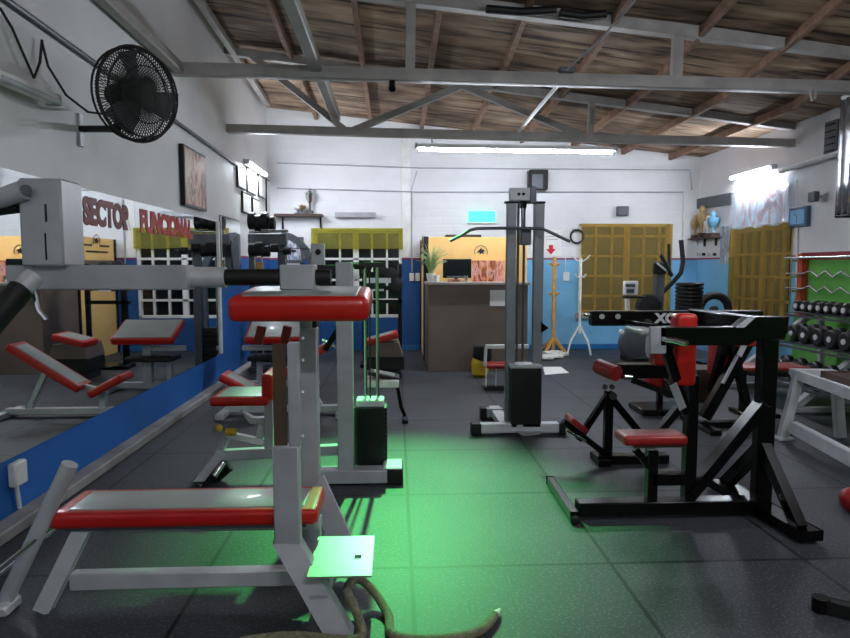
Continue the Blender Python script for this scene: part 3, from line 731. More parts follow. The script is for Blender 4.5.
pf = [aZ(x, y) for x, y in ((541, 357), (550, 347), (563, 346), (566, 355), (556, 358))]
mb = MB()
for i in range(9):
    c = aZ(543+random.random()*16, 355+random.random()*5); a = random.random()*3
    mb.box((-.14, -.1, .004*i), (.14, .1, .004*i+.02+random.random()*.03), .006, m=Matrix.Translation((c.x, c.y, .0)) @ Matrix.Rotation(a, 4, 'Z'))
tag(mb.build('crumpled_cloths', M.paper), 'heap of white crumpled cloths under the wooden coat stand', 'cloths', kind='stuff')
single('floor_sheet', MB().prism([aZ(x, y, .004) for x, y in ((543, 367), (561, 367), (569, 373), (545, 375))], (0, 0, .004)), M.paper, 'flat white sheet lying on the floor before the coat stands', 'sheet')
# ------------------------------------------------------------ shared machine helpers
def weight_stack(parent, x0, x1, y0, y1, z0, z1, n, cover=None):
    for i in range(n):
        a = z0+(z1-z0)*i/n; h = (z1-z0)/n-.006
        MB().box((x0, y0, a), (x1, y1, a+h), .003).build('weight_plate', M.stack, parent)
def cpulley(parent, c, r, axis='Y', w=.025):
    MB().lathe(c, [(r*.25, -w*1.3), (r, -w), (r, -w*.6), (r*.85, 0), (r, w*.6), (r, w), (r*.25, w*1.3)], 24, axis).build('pulley', M.stack, parent)
# ------------------------------------------------------------ 1. foreground lever machine
Y0 = 2.56
lm = thing('lever_press_machine', (-.5, 2.75, 0), 'big silver lever machine with red bench and red arm pad nearest camera', 'exercise machine')
post1 = MB()
a, b_ = aY(272, 447, Y0), aY(300, 547, Y0)
post1.box((a.x, Y0, a.z), (b_.x, Y0+.07, b_.z), .006)
post1.prism([aY(272, 544, Y0), aY(300, 544, Y0), aZ(353, 636), aZ(324, 636)], (0, .07, 0))
post1.build('front_upright', M.grey, lm)
a, b_ = aY(287, 343, Y0+.01), aY(300, 447, Y0+.01)
MB().box((a.x, Y0+.005, a.z), (b_.x, Y0+.06, b_.z), .004).build('upper_upright', M.grey, lm)
a, b_ = aY(272, 344, Y0+.02), aY(288, 447, Y0+.02)
MB().box((a.x, Y0+.02, a.z), (b_.x-.003, Y0+.03, b_.z), .001).build('guard_panel', M.smoke, lm)
Y2 = 3.06
a, b_ = aY(299, 328, Y2), aY(320, 560, Y2)
p2 = MB().box((a.x, Y2, b_.z), (b_.x, Y2+.08, a.z), .006)
p2.build('rear_upright', M.grey, lm)
a = aY(310, 328, Y2+.04); MB().box(a-V((.04, .03, .0)), V((a.x+.035, Y2+.06, 1.25)), .004).build('pad_bracket', M.rubber, lm)
for yy in (338, 360, 392, 436): MB().cyl(aY(303, yy, Y2), aY(303, yy, Y2-.012), .007, n=8).build('bolt', M.chrome, lm)
MB().bar(aY(314, 480, Y2+.02), aY(350, 560, 2.9), .02, .1, (1, 0, .4)).build('rear_brace', M.grey, lm)
a = aY(350, 560, 2.9); MB().bar(V((-.32, 2.95, .10)), V((-.32, 2.47, .10)), .07, .07).build('foot_cross_bar', M.grey, lm)
# tread plate with square hole
z = .24; A, B_, C_, D = aZ(330, 536, z), aZ(375, 536, z), aZ(371, 576, z), aZ(318, 576, z)
x0, x1, y0, y1 = -.36, (B_.x+C_.x)/2, (C_.y+D.y)/2, (A.y+B_.y)/2
hx, hy = aZ(358, 557, z).x, aZ(358, 557, z).y
mb = MB()
for (u0, v0, u1, v1) in ((x0, y0, hx-.015, y1), (hx+.015, y0, x1, y1), (hx-.015, y0, hx+.015, hy-.02), (hx-.015, hy+.02, hx+.015, y1)):
    mb.box((u0, v0, z-.008), (u1, v1, z), 0)
mb.build('foot_plate', M.tread, lm)
MB().bar((x0+.02, (y0+y1)/2, z-.03), (x1-.04, (y0+y1)/2, z-.03), .05, .04, (0, 0, 1)).build('plate_support', M.grey, lm)
# bench
Yb0, Yb1 = 2.66, 2.97
bx0, bx1 = aY(48, 515, Yb0).x, aY(320, 515, Yb0+.1).x
zt = aY(200, 512, Yb0).z
o, t = two_tone_pad(lm, (bx0, Yb0, zt-.07), (bx1, Yb1, zt), .024, 'bench_pad', inset=.06)
MB().box((bx0+.05, Yb0+.02, zt-.085), (bx1-.05, Yb1-.02, zt-.07), .002).build('pad_board', M.dgrey, lm)
MB().bar((bx0+.18, 2.8, zt-.11), (bx1, 2.8, zt-.11), .06, .05, (0, 0, 1)).build('bench_rail', M.grey, lm)
a, b_ = aY(72, 580, 2.72), aY(296, 580, 2.72)
MB().bar(a, V((b_.x+.02, 2.72, a.z)), .06, .075, (0, 0, 1), .006).build('lower_rail', M.pale, lm)
MB().bar(aY(84, 527, 2.72), aZ(43, 610, .005), .06, .05, (0, 1, 0)).build('leg', M.pale, lm)
MB().tube([aY(70, 464, 2.66), aY(3, 606, 2.66)], .033, 16).build('side_tube', M.pale, lm)
q_ = aY(3, 610, 2.66); MB().box((q_.x-.06, 2.6, 0), (q_.x+.05, 2.72, .05), .01).build('tube_foot', M.pale, lm)
for dy in (0, .09):
    MB().tube([aY(56, 523+dy*70, 2.7+dy), aY(-12, 577+dy*70, 2.5+dy)], .009, 8).build('chrome_rod', M.chrome, lm)
# lever beam
Yl = 2.78
zb0, zb1 = aY(100, 290, Yl-.05).z, aY(100, 265, Yl-.05).z
xb0, xb1 = aY(6, 280, Yl-.05).x, aY(188, 280, Yl-.05).x
MB().box((xb0, Yl-.05, zb0), (xb1, Yl+.05, zb1), .006).build('lever_beam', M.grey, lm)
zc = (zb0+zb1)/2
MB().cyl((xb1-.01, Yl, zc), (aY(226, 280, Yl).x, Yl, zc), .045, n=24).build('beam_socket', M.pale, lm)
MB().cyl((aY(226, 280, Yl).x, Yl, zc), (aY(282, 280, Yl).x, Yl, zc), .036, n=20).build('pivot_sleeve', M.rubber, lm)
MB().box((aY(282, 280, Yl).x, Yl-.06, zc-.055), (aY(316, 280, Yl).x, Yl+.06, zc+.055), .006).build('pivot_block', M.grey, lm)
MB().cyl((aY(316, 280, Yl).x, Yl, zc), (aY(331, 280, Yl).x, Yl, zc), .034, n=20).build('end_roller', M.rubber, lm)
MB().bar((aY(298, 280, Yl).x, Yl+.06, zc), (aY(306, 280, Y2).x, Y2+.0, 1.2), .06, .05, (1, 0, 0)).build('pivot_strut', M.grey, lm)
# head tower
tx0, tx1 = aY(19, 220, 2.68).x, aY(62, 220, 2.68).x
MB().box((tx0, 2.68, zb1-.005), (tx1, 2.86, aY(40, 178, 2.68).z), .008).build('head_tower', M.grey, lm)
for (ya, yb_) in ((204, 222), (233, 260)): MB().box(aY(44, ya, 2.678), aY(47.5, yb_, 2.68), .001).build('slot', M.black, lm)
MB().cyl(aY(26, 190, 2.64), aY(26, 190, 2.69), .022, n=12).build('bolt', M.dgrey, lm)
MB().tube([aY(24, 190, 2.66), aY(2, 198, 2.66), aY(-30, 202, 2.66)], .04, 14).build('swing_arm', M.grey, lm)
MB().tube([aY(19, 208, 2.7), aY(-30, 214, 2.7)], .022, 10).build('arm_grip', M.rubber, lm)
MB().tube([aY(34, 276, 2.62), aY(22, 288, 2.58)], .042, 14).build('grip_socket', M.pale, lm)
MB().tube([aY(22, 288, 2.58), aY(-14, 330, 2.5)], .048, 16).build('hand_grip', M.rubber, lm)
MB().tube([aY(33, 291, 2.66), aY(38, 310, 2.66), aY(46, 320, 2.66)], .012, 8).build('hook', M.chrome, lm)
# arm pad
Ya0, Ya1 = 2.50, 2.94
ax0, ax1 = aY(226, 305, Ya0).x, aY(369, 305, Ya0+.05).x
az0, az1 = aY(300, 323, Ya0).z, aY(300, 297, Ya0).z
o, t = two_tone_pad(lm, (ax0, Ya0, az0), (ax1, Ya1, az1), .035, 'arm_pad', inset=.05)
tilt = Matrix.Translation((0, Ya0, az1)) @ Matrix.Rotation(math.radians(4), 4, 'X') @ Matrix.Translation((0, -Ya0, -az1))
for ob in (o, t): ob.data.transform(tilt)
for x in (262, 288): MB().bar(aY(x, 326, 2.9), aY(x-4, 344, 2.9), .04, .03, (0, 1, 0)).build('red_stay', M.redd, lm)
# ------------------------------------------------------------ 2. leg extension machine
ym = 4.28
le = thing('leg_extension_machine', (-.8, ym, 0), 'silver seated leg machine with black weight stack and red seat', 'exercise machine')
P = lambda x, y, Y=ym: aY(x, y, Y)
a = P(337, 483, 4.18); mx0, mx1 = P(337, 400, 4.2).x, P(353, 400, 4.2).x
MB().box((mx0, 4.2, .05), (mx1, 4.3, P(340, 262, 4.2).z), .006).build('mast', M.dgrey if 0 else M.grey, le)
zt_ = P(340, 262, 4.2).z
MB().box((P(352, 262, 4.4).x, 4.36, zt_-.035), (P(386, 262, 4.4).x, 4.46, zt_), .006).build('top_beam', M.stack, le)
MB().bar((mx1-.05, 4.28, zt_-.03), (P(362, 262, 4.4).x, 4.41, zt_-.03), .05, .04, (0, 0, 1)).build('top_link', M.stack, le)
bb0 = MB().box((P(320, 470, 4.2).x, 4.15, .01), (P(388, 470, 4.2).x, 4.27, .1), .006)
bb0.box((mx0, 4.25, .01), (mx1, 4.95, .09), .006); bb0.build('base_frame', M.grey, le)
MB().box((P(386, 470, 4.2).x, 4.15, 0), (P(403, 470, 4.2).x, 4.38, .1), .008).build('end_cap', M.rubber, le)
MB().box((P(383, 470, 4.2).x, 4.16, .1), (P(402, 470, 4.2).x, 4.37, .112), .003).build('cap_plate', M.pale, le)
sx0, sx1 = P(353, 430, 4.32).x, P(387, 430, 4.32).x
sz0, sz1 = P(360, 465, 4.32).z, P(360, 408, 4.32).z
weight_stack(le, sx0+.02, sx1, 4.34, 4.50, sz0, sz1, 13)
MB().prism([V((sx0, 4.33, sz0)), V((sx0+.07, 4.29, sz0)), V((sx1-.02, 4.31, sz0)), V((sx1-.02, 4.335, sz0)), V((sx0, 4.35, sz0))], (0, 0, sz1-sz0)).build('stack_cover', M.stack, le)
MB().box((sx0+.02, 4.33, sz1), (sx1-.02, 4.49, sz1+.05), .008).build('stack_top', M.pale, le)
for x in (366, 378): MB().tube([(P(x, 430, 4.41).x, 4.41, .1), (P(x, 430, 4.41).x, 4.41, zt_)], .012, 10).build('guide_rod', M.chrome, le)
MB().tube([((sx0+sx1)/2, 4.41, sz1+.04), ((sx0+sx1)/2, 4.41, zt_)], .006, 6).build('cable', M.grime, le)
MB().box((P(376, 461, 4.31).x, 4.31, P(376, 464, 4.31).z), (P(383, 461, 4.31).x, 4.318, P(376, 457, 4.31).z), 0).build('yellow_tag', M.yellow, le)
MB().box(P(311, 267, 4.3), P(325, 244, 4.36), .006).build('pulley_housing', M.grey, le)
MB().cyl(P(318, 252, 4.29), P(318, 252, 4.31), .02, n=14).build('bolt', M.black, le)
MB().box(P(305, 275, 4.28), P(337, 265, 4.38), .006).build('head_link', M.stack, le)
MB().prism([P(353, 267, 4.25), P(360, 277, 4.25), P(353, 281, 4.25)], (0, .01, 0)).build('white_gusset', M.white, le)
cpulley(le, P(340, 335, 4.6), .10, 'X'); MB().tube([P(322, 340, 4.6), P(345, 352, 4.6)], .012).build('pin', M.chrome, le)
MB().bar(P(325, 350, 4.6), P(338, 330, 4.6), .04, .05).build('pulley_arm', M.black, le)
# seat side
Zb = P(250, 452, 4.28).z
mbx = MB().bar(P(216, 455), V((mx0, ym, Zb+.01)), .06, .07, (0, 0, 1)); mbx.bar(P(222, 452), P(198, 483, 4.22), .05, .07, (0, 1, 0))
mbx.build('seat_frame', M.grey, le)
MB().box(P(193, 484, 4.15)-V((.03, .0, 0)), (P(213, 484, 4.3).x, 4.32, .03), .005).build('rubber_foot', M.rubber, le)
MB().bar(P(226, 434), P(264, 442), .04, .05, (0, 1, 0)).build('adjust_bar', M.white, le)
MB().cyl(P(226, 432, 4.2), P(236, 432, 4.2), .025, n=12).build('yellow_collar', M.yellow, le)
MB().tube([P(229, 434), P(219, 453)], .025, 10).build('lever_leg', M.grey, le)
kb = MB().sph(P(219, 428, 4.2), .026).build('knob', M.yellow, le)
MB().tube([P(229, 464), P(208, 482)], .05, 14).build('ankle_roller', M.rubber, le)
MB().tube([P(224, 462, 4.2), P(214, 476, 4.15)], .02, 10).build('roller_cap', M.chrome, le)
a, b_ = P(209, 407, 4.1), P(268, 396, 4.1)
two_tone_pad(le, (a.x, 4.1, a.z-.0), (b_.x, 4.5, a.z+.06), .022, 'seat', inset=.04)
pad(MB(), (P(263, 430, 4.15).x, 4.12, P(263, 400, 4.15).z), (P(274, 430, 4.15).x, 4.48, P(263, 374, 4.15).z), .02).build('back_pad', M.red, le)
MB().prism([P(240, 411), P(252, 418), P(268, 418), P(274, 400), P(278, 400), P(274, 424), P(250, 424)], (0, .06, 0)).build('seat_bracket', M.pale, le)
MB().bar(P(269, 400), V((P(269, 430).x, ym, Zb)), .06, .05, (0, 1, 0)).build('seat_post', M.grey, le)
MB().bar(P(259, 441), P(263, 425), .05, .03, (0, 1, 0)).build('latch', M.pale, le)
# ------------------------------------------------------------ 3. lat pulldown tower
yl = 5.5
lt = thing('cable_tower', (1.1, yl, 0), 'tall grey cable pulldown tower with wide bar in the middle', 'exercise machine')
P = lambda x, y, Y=yl: aY(x, y, Y)
zt1 = P(510, 203).z
def post(x0, x1, Y, name='upright', top=None):
    a, b_ = P(x0, 320, Y).x, P(x1, 320, Y).x
    MB().box((a, Y, .06), (b_, Y+.06, top or zt1), .006).build(name, M.dgrey if 0 else MG, lt)
    MB().box((a-.006, Y-.006, zt1), (b_+.006, Y+.066, zt1+.015), .003).build('cap', M.black, lt)
MG = mat('mid_grey_paint', (126, 130, 136), .42, .3)
post(506, 515.5, 5.5); post(533, 543, 5.5)
MB().box((P(504, 340).x, 5.53, zt1), (P(543, 340).x, 5.58, zt1+.02), .003).build('cross_plate', M.dgrey, lt)
mbt = MB().box((P(507, 340).x, 5.44, P(510, 201).z), (P(527, 340).x, 5.5, P(510, 188.5).z), .004); mbt.build('pulley_head', M.grey, lt)
for x in (519, 523.5): MB().cyl(P(x, 194, 5.435), P(x, 194, 5.445), .013, n=12).build('bolt', M.black, lt)
MB().box((P(527, 340).x, 5.44, P(510, 203).z), (P(533, 340).x, 5.54, P(510, 187).z), .004).build('side_bracket', M.dgrey, lt)
cpulley(lt, P(523, 203, 5.55), .05, 'X')
for x in (519, 525): MB().tube([(P(x, 340).x, 5.6, .1), (P(x, 340).x, 5.6, zt1)], .012, 8).build('guide_rod', M.dgrey, lt)
MB().box((P(519, 340).x, 5.46, P(520, 245).z), (P(529, 340).x, 5.56, P(520, 228).z), .006).build('carriage', M.dgrey, lt)
MB().tube([P(522, 228, 5.5), P(522, 203, 5.5)], .007, 6).build('cable', M.grime, lt)
bp = [P(450, 241, 5.4), P(462, 235, 5.4), P(470, 230, 5.4), P(477, 228.5, 5.4), P(510, 228, 5.4), P(541, 228.5, 5.4), P(548, 231, 5.4), P(558, 236, 5.4), P(570, 241.5, 5.4)]
MB().tube(bp, .014, 10).build('pulldown_bar', M.dgrey, lt)
sx0, sx1 = P(511, 400, 5.36).x, P(541.5, 400, 5.36).x
sz0, sz1 = P(520, 428, 5.36).z, P(520, 369, 5.36).z
weight_stack(lt, sx0+.01, sx1-.01, 5.39, 5.56, sz0+.01, sz1-.01, 12)
MB().box((sx0, 5.36, sz0), (sx1, 5.385, sz1), .008).build('stack_cover', M.stack, lt)
MB().box((sx0-.005, 5.37, sz1), (sx1+.005, 5.58, sz1+.03), .006).build('stack_top', M.grey, lt)
MB().box(P(517, 425, 5.355), P(523, 428.5, 5.36), 0).build('badge', M.pale, lt)
mb = MB().box((P(480, 340, 5.42).x, 5.36, .02), (P(560, 340, 5.42).x, 5.45, .10), .005)
mb.box((P(500, 340).x, 5.4, .02), (P(512, 340).x, 6.15, .09), .005); mb.build('base_frame', M.pale, lt)
MB().box((P(471, 340, 5.42).x, 5.35, 0), (P(481, 340, 5.42).x, 5.46, .105), .006).build('end_cap', M.rubber, lt)
MB().box((P(559, 340, 5.42).x, 5.35, 0), (P(566, 340, 5.42).x, 5.46, .105), .006).build('end_cap', M.rubber, lt)
mb = MB().box((P(486, 340, 5.9).x, 5.95, .02), (P(505, 340, 5.9).x, 6.03, .10), .005); mb.build('rear_foot', M.grey, lt)
MB().box((P(484, 340, 5.9).x-.02, 5.93, 0), (P(486, 340, 5.9).x+.02, 6.05, .11), .006).build('end_cap', M.rubber, lt)
MB().prism([P(515, 431, 5.34), P(541, 431, 5.34), P(541, 434, 5.34), P(524, 437, 5.34)], (0, .03, 0)).build('base_bracket', M.grey, lt)
MB().prism([P(541, 322, 5.5), P(549, 328, 5.5), P(541, 333, 5.5)], (0, .04, 0)).build('pin_handle', M.black, lt)
# small seat behind it
st = thing('rowing_seat_bench', aZ(495, 390), 'small white framed seat behind the cable tower', 'seat')
P = lambda x, y, Y=7.4: aY(x, y, Y)
MB().box(P(486, 345), P(528, 348, 7.46), .004).build('top_bar', M.white, st)
MB().tube([P(486, 347), P(485, 366)], .02).build('upright', M.white, st)
pad(MB(), P(487, 369), P(514, 361, 7.7), .02).build('seat_pad', M.redd, st)
for x in (486, 496, 510): MB().box((P(x, 380).x, 7.4, .03), (P(x+4, 0).x, 7.46, P(x, 369).z), .004).build('leg', M.white, st)
MB().box((P(484, 380).x, 7.36, 0), (P(516, 380).x, 7.48, .04), .006).build('foot_bar', M.rubber, st)
# ------------------------------------------------------------ 4. background machines at left
# multi gym with curved arm
mg = thing('multi_gym', (-1.6, 8.9, 0), 'dark grey multi gym with two rows of black discs by the left wall', 'exercise machine')
P = lambda x, y, Y=8.9: aY(x, y, Y)
for x0, x1, yt in ((249, 256, 240), (278, 286, 240)):
    MB().box((P(x0, 280).x, 8.9, 0), (P(x1, 280).x, 9.0, P(x0, yt).z), .006).build('upright', M.dgrey, mg)
MB().box((P(249, 280, 8.85).x, 8.83, P(249, 245, 8.85).z), (P(287, 280, 8.85).x, 8.93, P(249, 234, 8.85).z), .006).build('cross_beam', M.dgrey, mg)
ca_ = thing('curved_arm_machine', (-1.4, 10.2, 0), 'grey machine with curved top arm beside left back window', 'exercise machine')
Q = lambda x, y: aY(x, y, 10.2)
arc = [Q(282, 236), Q(290, 236.5), Q(298, 241), Q(304, 248), Q(309, 257), Q(314, 270), Q(316, 290), Q(316, 355)]
mb = MB()
for u, w in zip(arc, arc[1:]): mb.bar(u, w+(w-u)*.05, .11, .12, (0, 1, 0))
mb.build('curved_arm', M.dgrey, ca_)
MB().box((Q(281, 300).x, 10.15, 0), (Q(287, 300).x, 10.25, Q(284, 234).z), .006).build('upright', M.dgrey, ca_)
MB().box((Q(280, 300).x, 10.0, 0), (Q(318, 300).x, 10.4, .08), .008).build('base_frame', M.dgrey, ca_)
for (x, y, r) in ((252, 221, .12), (258, 223, .11), (265, 221, .12), (272, 223, .09)):
    MB().lathe(P(x, y, 8.75), [(r*.3, -.05), (r, -.04), (r, .04), (r*.3, .05)], 20, 'X').build('disc', M.stack, mg)
MB().tube([P(249, 232, 8.75), P(288, 231, 8.75)], .02).build('disc_bar', M.chrome, mg)
MB().tube([P(249, 222, 8.75), P(276, 222, 8.75)], .015).build('disc_axle', M.dgrey, mg)
for (x, y, r) in ((253, 250, .09), (260, 249, .1), (266, 251, .08), (275, 248, .06), (287, 251, .05)):
    MB().lathe(P(x, y, 8.73), [(r*.3, -.06), (r, -.05), (r, .05), (r*.3, .06)], 18, 'X').build('roller', M.rubber, mg)
MB().tube([P(249, 249, 8.73), P(296, 251, 8.73)], .018).build('roller_axle', M.dgrey, mg)
MB().tube([P(290, 248), P(330, 250)], .006).build('cable', M.grime, mg)
for x in (255, 262): MB().tube([P(x, 250), V((P(x, 280).x, 8.9, .1))], .014).build('guide_rod', M.chrome, mg)
for y in (346, 355): MB().box(P(250, y, 8.85), P(266, y+2.5, 8.98), .003).build('rung', M.pale, mg)
weight_stack(mg, P(252, 280).x, P(278, 280).x, 8.93, 9.06, .12, .62, 8)
MB().box((P(249, 280).x, 8.75, 0), (P(290, 280).x, 9.1, .07), .008).build('base_frame', M.dgrey, mg)
MB().box(P(252, 262, 8.95), P(264, 273, 8.97), .002).build('yellow_label', M.pine, mg)
# incline bench in mid distance
ib = thing('incline_bench', (-.6, 6.2, 0), 'red and grey incline bench behind the weight stack machine', 'bench')
def incl(parent, cx, cy, cz, L, W, T, ang, name, m):
    rm = Matrix.Translation((cx, cy, cz)) @ Matrix.Rotation(ang, 4, 'Y')
    o = pad(MB(), (-L/2, -W/2, -T/2), (L/2, W/2, T/2), .02).xf(rm).build(name, m, parent)
    pad(MB(), (-L/2+.05, -W/2+.04, T/2-.005), (L/2-.05, W/2-.04, T/2+.004), .004).xf(rm).build('grey_top', M.top, o)
incl(ib, -.98, 6.25, .50, .78, .28, .07, math.radians(-33), 'back_pad', M.red)
incl(ib, -1.56, 6.25, .32, .36, .3, .07, math.radians(28), 'seat_pad', M.red)
MB().bar((-1.7, 6.25, .06), (-.55, 6.25, .06), .07, .06, (0, 0, 1)).build('base_rail', M.pale, ib)
MB().bar((-1.48, 6.25, .06), (-1.48, 6.25, .28), .06, .06).build('post', M.pale, ib)
MB().bar((-.75, 6.25, .06), (-.95, 6.25, .46), .05, .05).build('support_arm', M.pale, ib)
MB().bar((-1.5, 6.25, .24), (-1.2, 6.25, .33), .05, .05).build('pad_link', M.pale, ib)
for x in (-1.7, -.55): MB().box((x-.04, 6.0, 0), (x+.04, 6.5, .06), .008).build('foot_bar', M.pale, ib)
cbn = thing('curl_bench', (-1.35, 7.6, 0), 'silver arm curl bench with grey and red pad beside the left wall', 'bench')
rmx = Matrix.Translation((-1.42, 7.6, .70)) @ Matrix.Rotation(math.radians(24), 4, 'X')
o = pad(MB(), (-.36, -.24, -.045), (.36, .24, .045), .03).xf(rmx).build('arm_pad', M.red, cbn)
pad(MB(), (-.33, -.215, .03), (.33, .215, .05), .006).xf(rmx).build('grey_top', M.top, o)
pad(MB(), (-1.75, 7.4, .36), (-1.2, 7.75, .42), .02).build('seat', M.rubber, cbn)
MB().bar((-1.4, 7.6, .06), (-1.4, 7.6, .64), .1, .08).build('post', M.grey, cbn)
MB().bar((-1.9, 7.6, .06), (-1.0, 7.6, .06), .07, .07, (0, 0, 1)).build('base_rail', M.grey, cbn)
MB().bar((-1.65, 7.6, .06), (-1.65, 7.6, .37), .06, .06).build('seat_post', M.grey, cbn)
MB().bar((-1.85, 7.6, .5), (-1.35, 7.6, .5), .06, .06, (0, 0, 1)).build('cross_bar', M.grey, cbn)
for x in (-1.9, -1.0): MB().box((x-.04, 7.35, 0), (x+.04, 7.85, .06), .008).build('foot_bar', M.grey, cbn)
# preacher bench further back (red pad, brown front)
P = lambda x, y, Y=8.2: aY(x, y, Y)
pbn = thing('preacher_bench', P(385, 360), 'red topped padded bench with dark base below the left back window', 'bench')
bxx = (P(366, 350).x, P(403, 350).x)
MB().prism([V((bxx[0], 8.2, P(385, 357).z)), V((bxx[1], 8.2, P(385, 357).z)), V((bxx[1]-.06, 8.2, P(385, 343).z)), V((bxx[0]+.04, 8.2, P(385, 343).z))], (0, .5, 0)).build('padded_body', M.laminate, pbn)
incl(pbn, (bxx[0]+bxx[1])/2-.03, 8.35, P(385, 339).z, .42, .4, .08, math.radians(-15), 'pad', M.red)
MB().box((bxx[0], 8.22, .12), (bxx[1]+.02, 8.7, P(385, 357).z), .01).build('base', M.rubber, pbn)
MB().box((bxx[0]+.03, 8.24, 0), (bxx[1]-.03, 8.64, .12), .01).build('foot', M.stack, pbn)
# low seat bench with black leg
P = lambda x, y, Y=5.9: aY(x, y, Y)
lb = thing('low_bench', P(385, 410), 'low grey bench with black bent leg beside the weight stack', 'bench')
MB().box((P(366, 392).x, 5.8, P(385, 386).z), (P(399, 392).x, 6.1, P(385, 379).z), .008).build('top_plate', M.white, lb)
incl(lb, P(384, 392).x, 5.98, P(385, 376).z, .3, .24, .035, math.radians(12), 'seat_pad', M.rubber)
MB().tube([P(397, 384), P(399, 395), P(401, 407), P(405, 416)], .018).build('bent_leg', M.black, lb)
MB().bar(P(371, 386, 6.0), V((P(369, 392).x, 6.0, 0)), .05, .05).build('leg', M.grey, lb)
MB().box((P(402, 392).x, 5.8, 0), (P(408, 392).x, 6.0, .03), .006).build('foot', M.black, lb)
# dark rack in front of the left window
P = lambda x, y, Y=9.2: aY(x, y, Y)
dr = thing('disc_rack', P(385, 345), 'dark rack of black discs and bars in front of the left back window', 'rack')
for x in (362, 398): MB().box((P(x, 290).x, 9.2, 0), (P(x+3, 0).x, 9.27, P(x, 264).z), .004).build('post', M.black, dr)
for y, h in ((272, 5), (286, 4), (300, 3)): MB().box(P(360, y), P(402, y+h, 9.3), .004).build('shelf_bar', M.black, dr)
for x, y, r in ((367, 266, .08), (380, 269, .1), (391, 274, .1), (396, 284, .1), (372, 284, .1)):
    MB().lathe(P(x, y, 9.15), [(r*.2, -.03), (r, -.02), (r, .02), (r*.2, .03)], 20, 'Y').build('disc', M.stack, dr)
MB().box(P(366, 278, 9.05), P(391, 283, 9.07), 0).build('label_strip', M.pale, dr)
MB().box(P(372, 289, 9.05), P(384, 291, 9.07), 0).build('label_strip', M.pale, dr)
MB().box((P(360, 290).x, 9.1, 0), (P(402, 290).x, 9.4, .06), .01).build('base', M.black, dr)
P = lambda x, y, Y=6.4: aY(x, y, Y)
# ------------------------------------------------------------ 5. black machine, near right
bm_ = thing('seated_row_machine', (1.7, 3.5, 0), 'black lever machine with red seat and red back pad nearest at right', 'exercise machine')
Yr = 3.55
P = lambda x, y, Y=Yr: aY(x, y, Y)
MB().box((1.06, Yr-.05, .02), (2.12, Yr+.05, .10), .006).build('base_rail', M.black, bm_)
lf = MB().bar((1.03, 4.08, .04), (1.02, 3.46, .04), .045, .05, (0, 0, 1)); lf.build('left_foot', M.black, bm_)
MB().box((.995, 3.43, 0), (1.045, 3.47, .05), .01).build('foot_cap', M.rubber, bm_)
MB().bar((2.13, 3.98, .045), (2.2, 3.13, .045), .13, .05, (0, 0, 1)).build('right_foot', M.black, bm_)
px0, px1 = P(757, 400).x, P(774, 400).x
MB().box((px0, Yr-.03, .05), (px1, Yr+.04, P(765, 318).z), .006).build('main_upright', M.black, bm_)
pc = (px0+px1)/2
MB().bar((pc, Yr, .42), (2.14, 3.9, .06), .07, .05, (1, 0, 0)).build('gusset', M.black, bm_)
MB().bar((pc, Yr, .42), (2.18, 3.2, .06), .07, .05, (1, 0, 0)).build('gusset', M.black, bm_)
MB().bar(P(689, 494), P(763, 403), .06, .085, (0, 1, 0)).build('diagonal_brace', M.black, bm_)
a = P(697, 507); 
s0, s1 = P(625, 440, 3.42).x, P(689, 440, 3.42).x
pad(MB(), (s0, 3.42, P(680, 446, 3.42).z), (s1, 3.6, P(655, 436.5, 3.42).z), .022).build('seat', M.redd, bm_)
MB().box((s0+.06, 3.44, P(680, 446, 3.42).z-.015), (s1, 3.58, P(680, 446, 3.42).z), .002).build('seat_board', M.brown, bm_)
MB().box((P(648, 420).x, Yr-.03, .08), (P(658, 420).x, Yr+.03, P(680, 449).z), .005).build('seat_post', M.black, bm_)
MB().box((P(685, 420).x, Yr-.035, .08), (P(696, 420).x, Yr+.035, P(680, 375).z), .005).build('back_post', M.black, bm_)
MB().box((P(652, 420).x, Yr-.03, P(680, 484).z), (P(692, 420).x, Yr+.03, P(680, 472).z), .005).build('cross_bar', M.black, bm_)
MB().bar(P(635, 449), P(652, 470), .04, .04, (0, 1, 0)).build('seat_strut', M.black, bm_)
pad(MB(), (P(676, 350, 3.42).x, 3.42, P(680, 387, 3.42).z), (P(698, 350, 3.42).x, 3.52, P(680, 314, 3.42).z), .03).build('back_pad', M.red, bm_)
MB().bar(P(667, 352, 3.4), P(686, 412, 3.5), .05, .05, (0, 1, 0)).build('pad_arm', M.black, bm_)
MB().bar(P(673, 384, 3.36), P(683, 409, 3.42), .045, .004, (0, 1, 0)).build('label_plate', M.pale, bm_)
zf0, zf1 = P(680, 325, 4.15).z, P(680, 310.5, 4.15).z
MB().box((P(592, 317, 4.1).x, 4.1, zf0), (P(764, 317, 4.1).x, 4.18, zf1), .006).build('far_arm', M.black, bm_)
zn0, zn1 = P(700, 345, 3.22).z, P(680, 327.5, 3.22).z
MB().prism([P(x, y, 3.22) for x, y in ((661, 327.5), (738, 327.5), (750, 317), (789, 317), (786, 338), (757, 340), (748, 345.5), (661, 345.5))], (0, .08, 0)).build('near_arm', M.black, bm_)
MB().box((P(762, 325, 3.28).x, 3.28, P(765, 340, 3.3).z), (P(780, 325, 3.28).x, 4.14, P(765, 319, 3.3).z), .006).build('head_beam', M.black, bm_)
MB().prism([P(736, 327.5, 3.218), P(744, 327.5, 3.218), P(755, 317.5, 3.218), P(748, 317.5, 3.218)], (0, -.004, 0)).build('label_plate', M.pale, bm_)
for x in (602, 618): MB().cyl(P(x, 316.5, 4.085), P(x, 316.5, 4.11), .018, n=10).build('bolt', M.chrome, bm_)
MB().tube([P(584, 314, 4.14), P(594, 316, 4.14)], .014).build('peg', M.chrome, bm_)
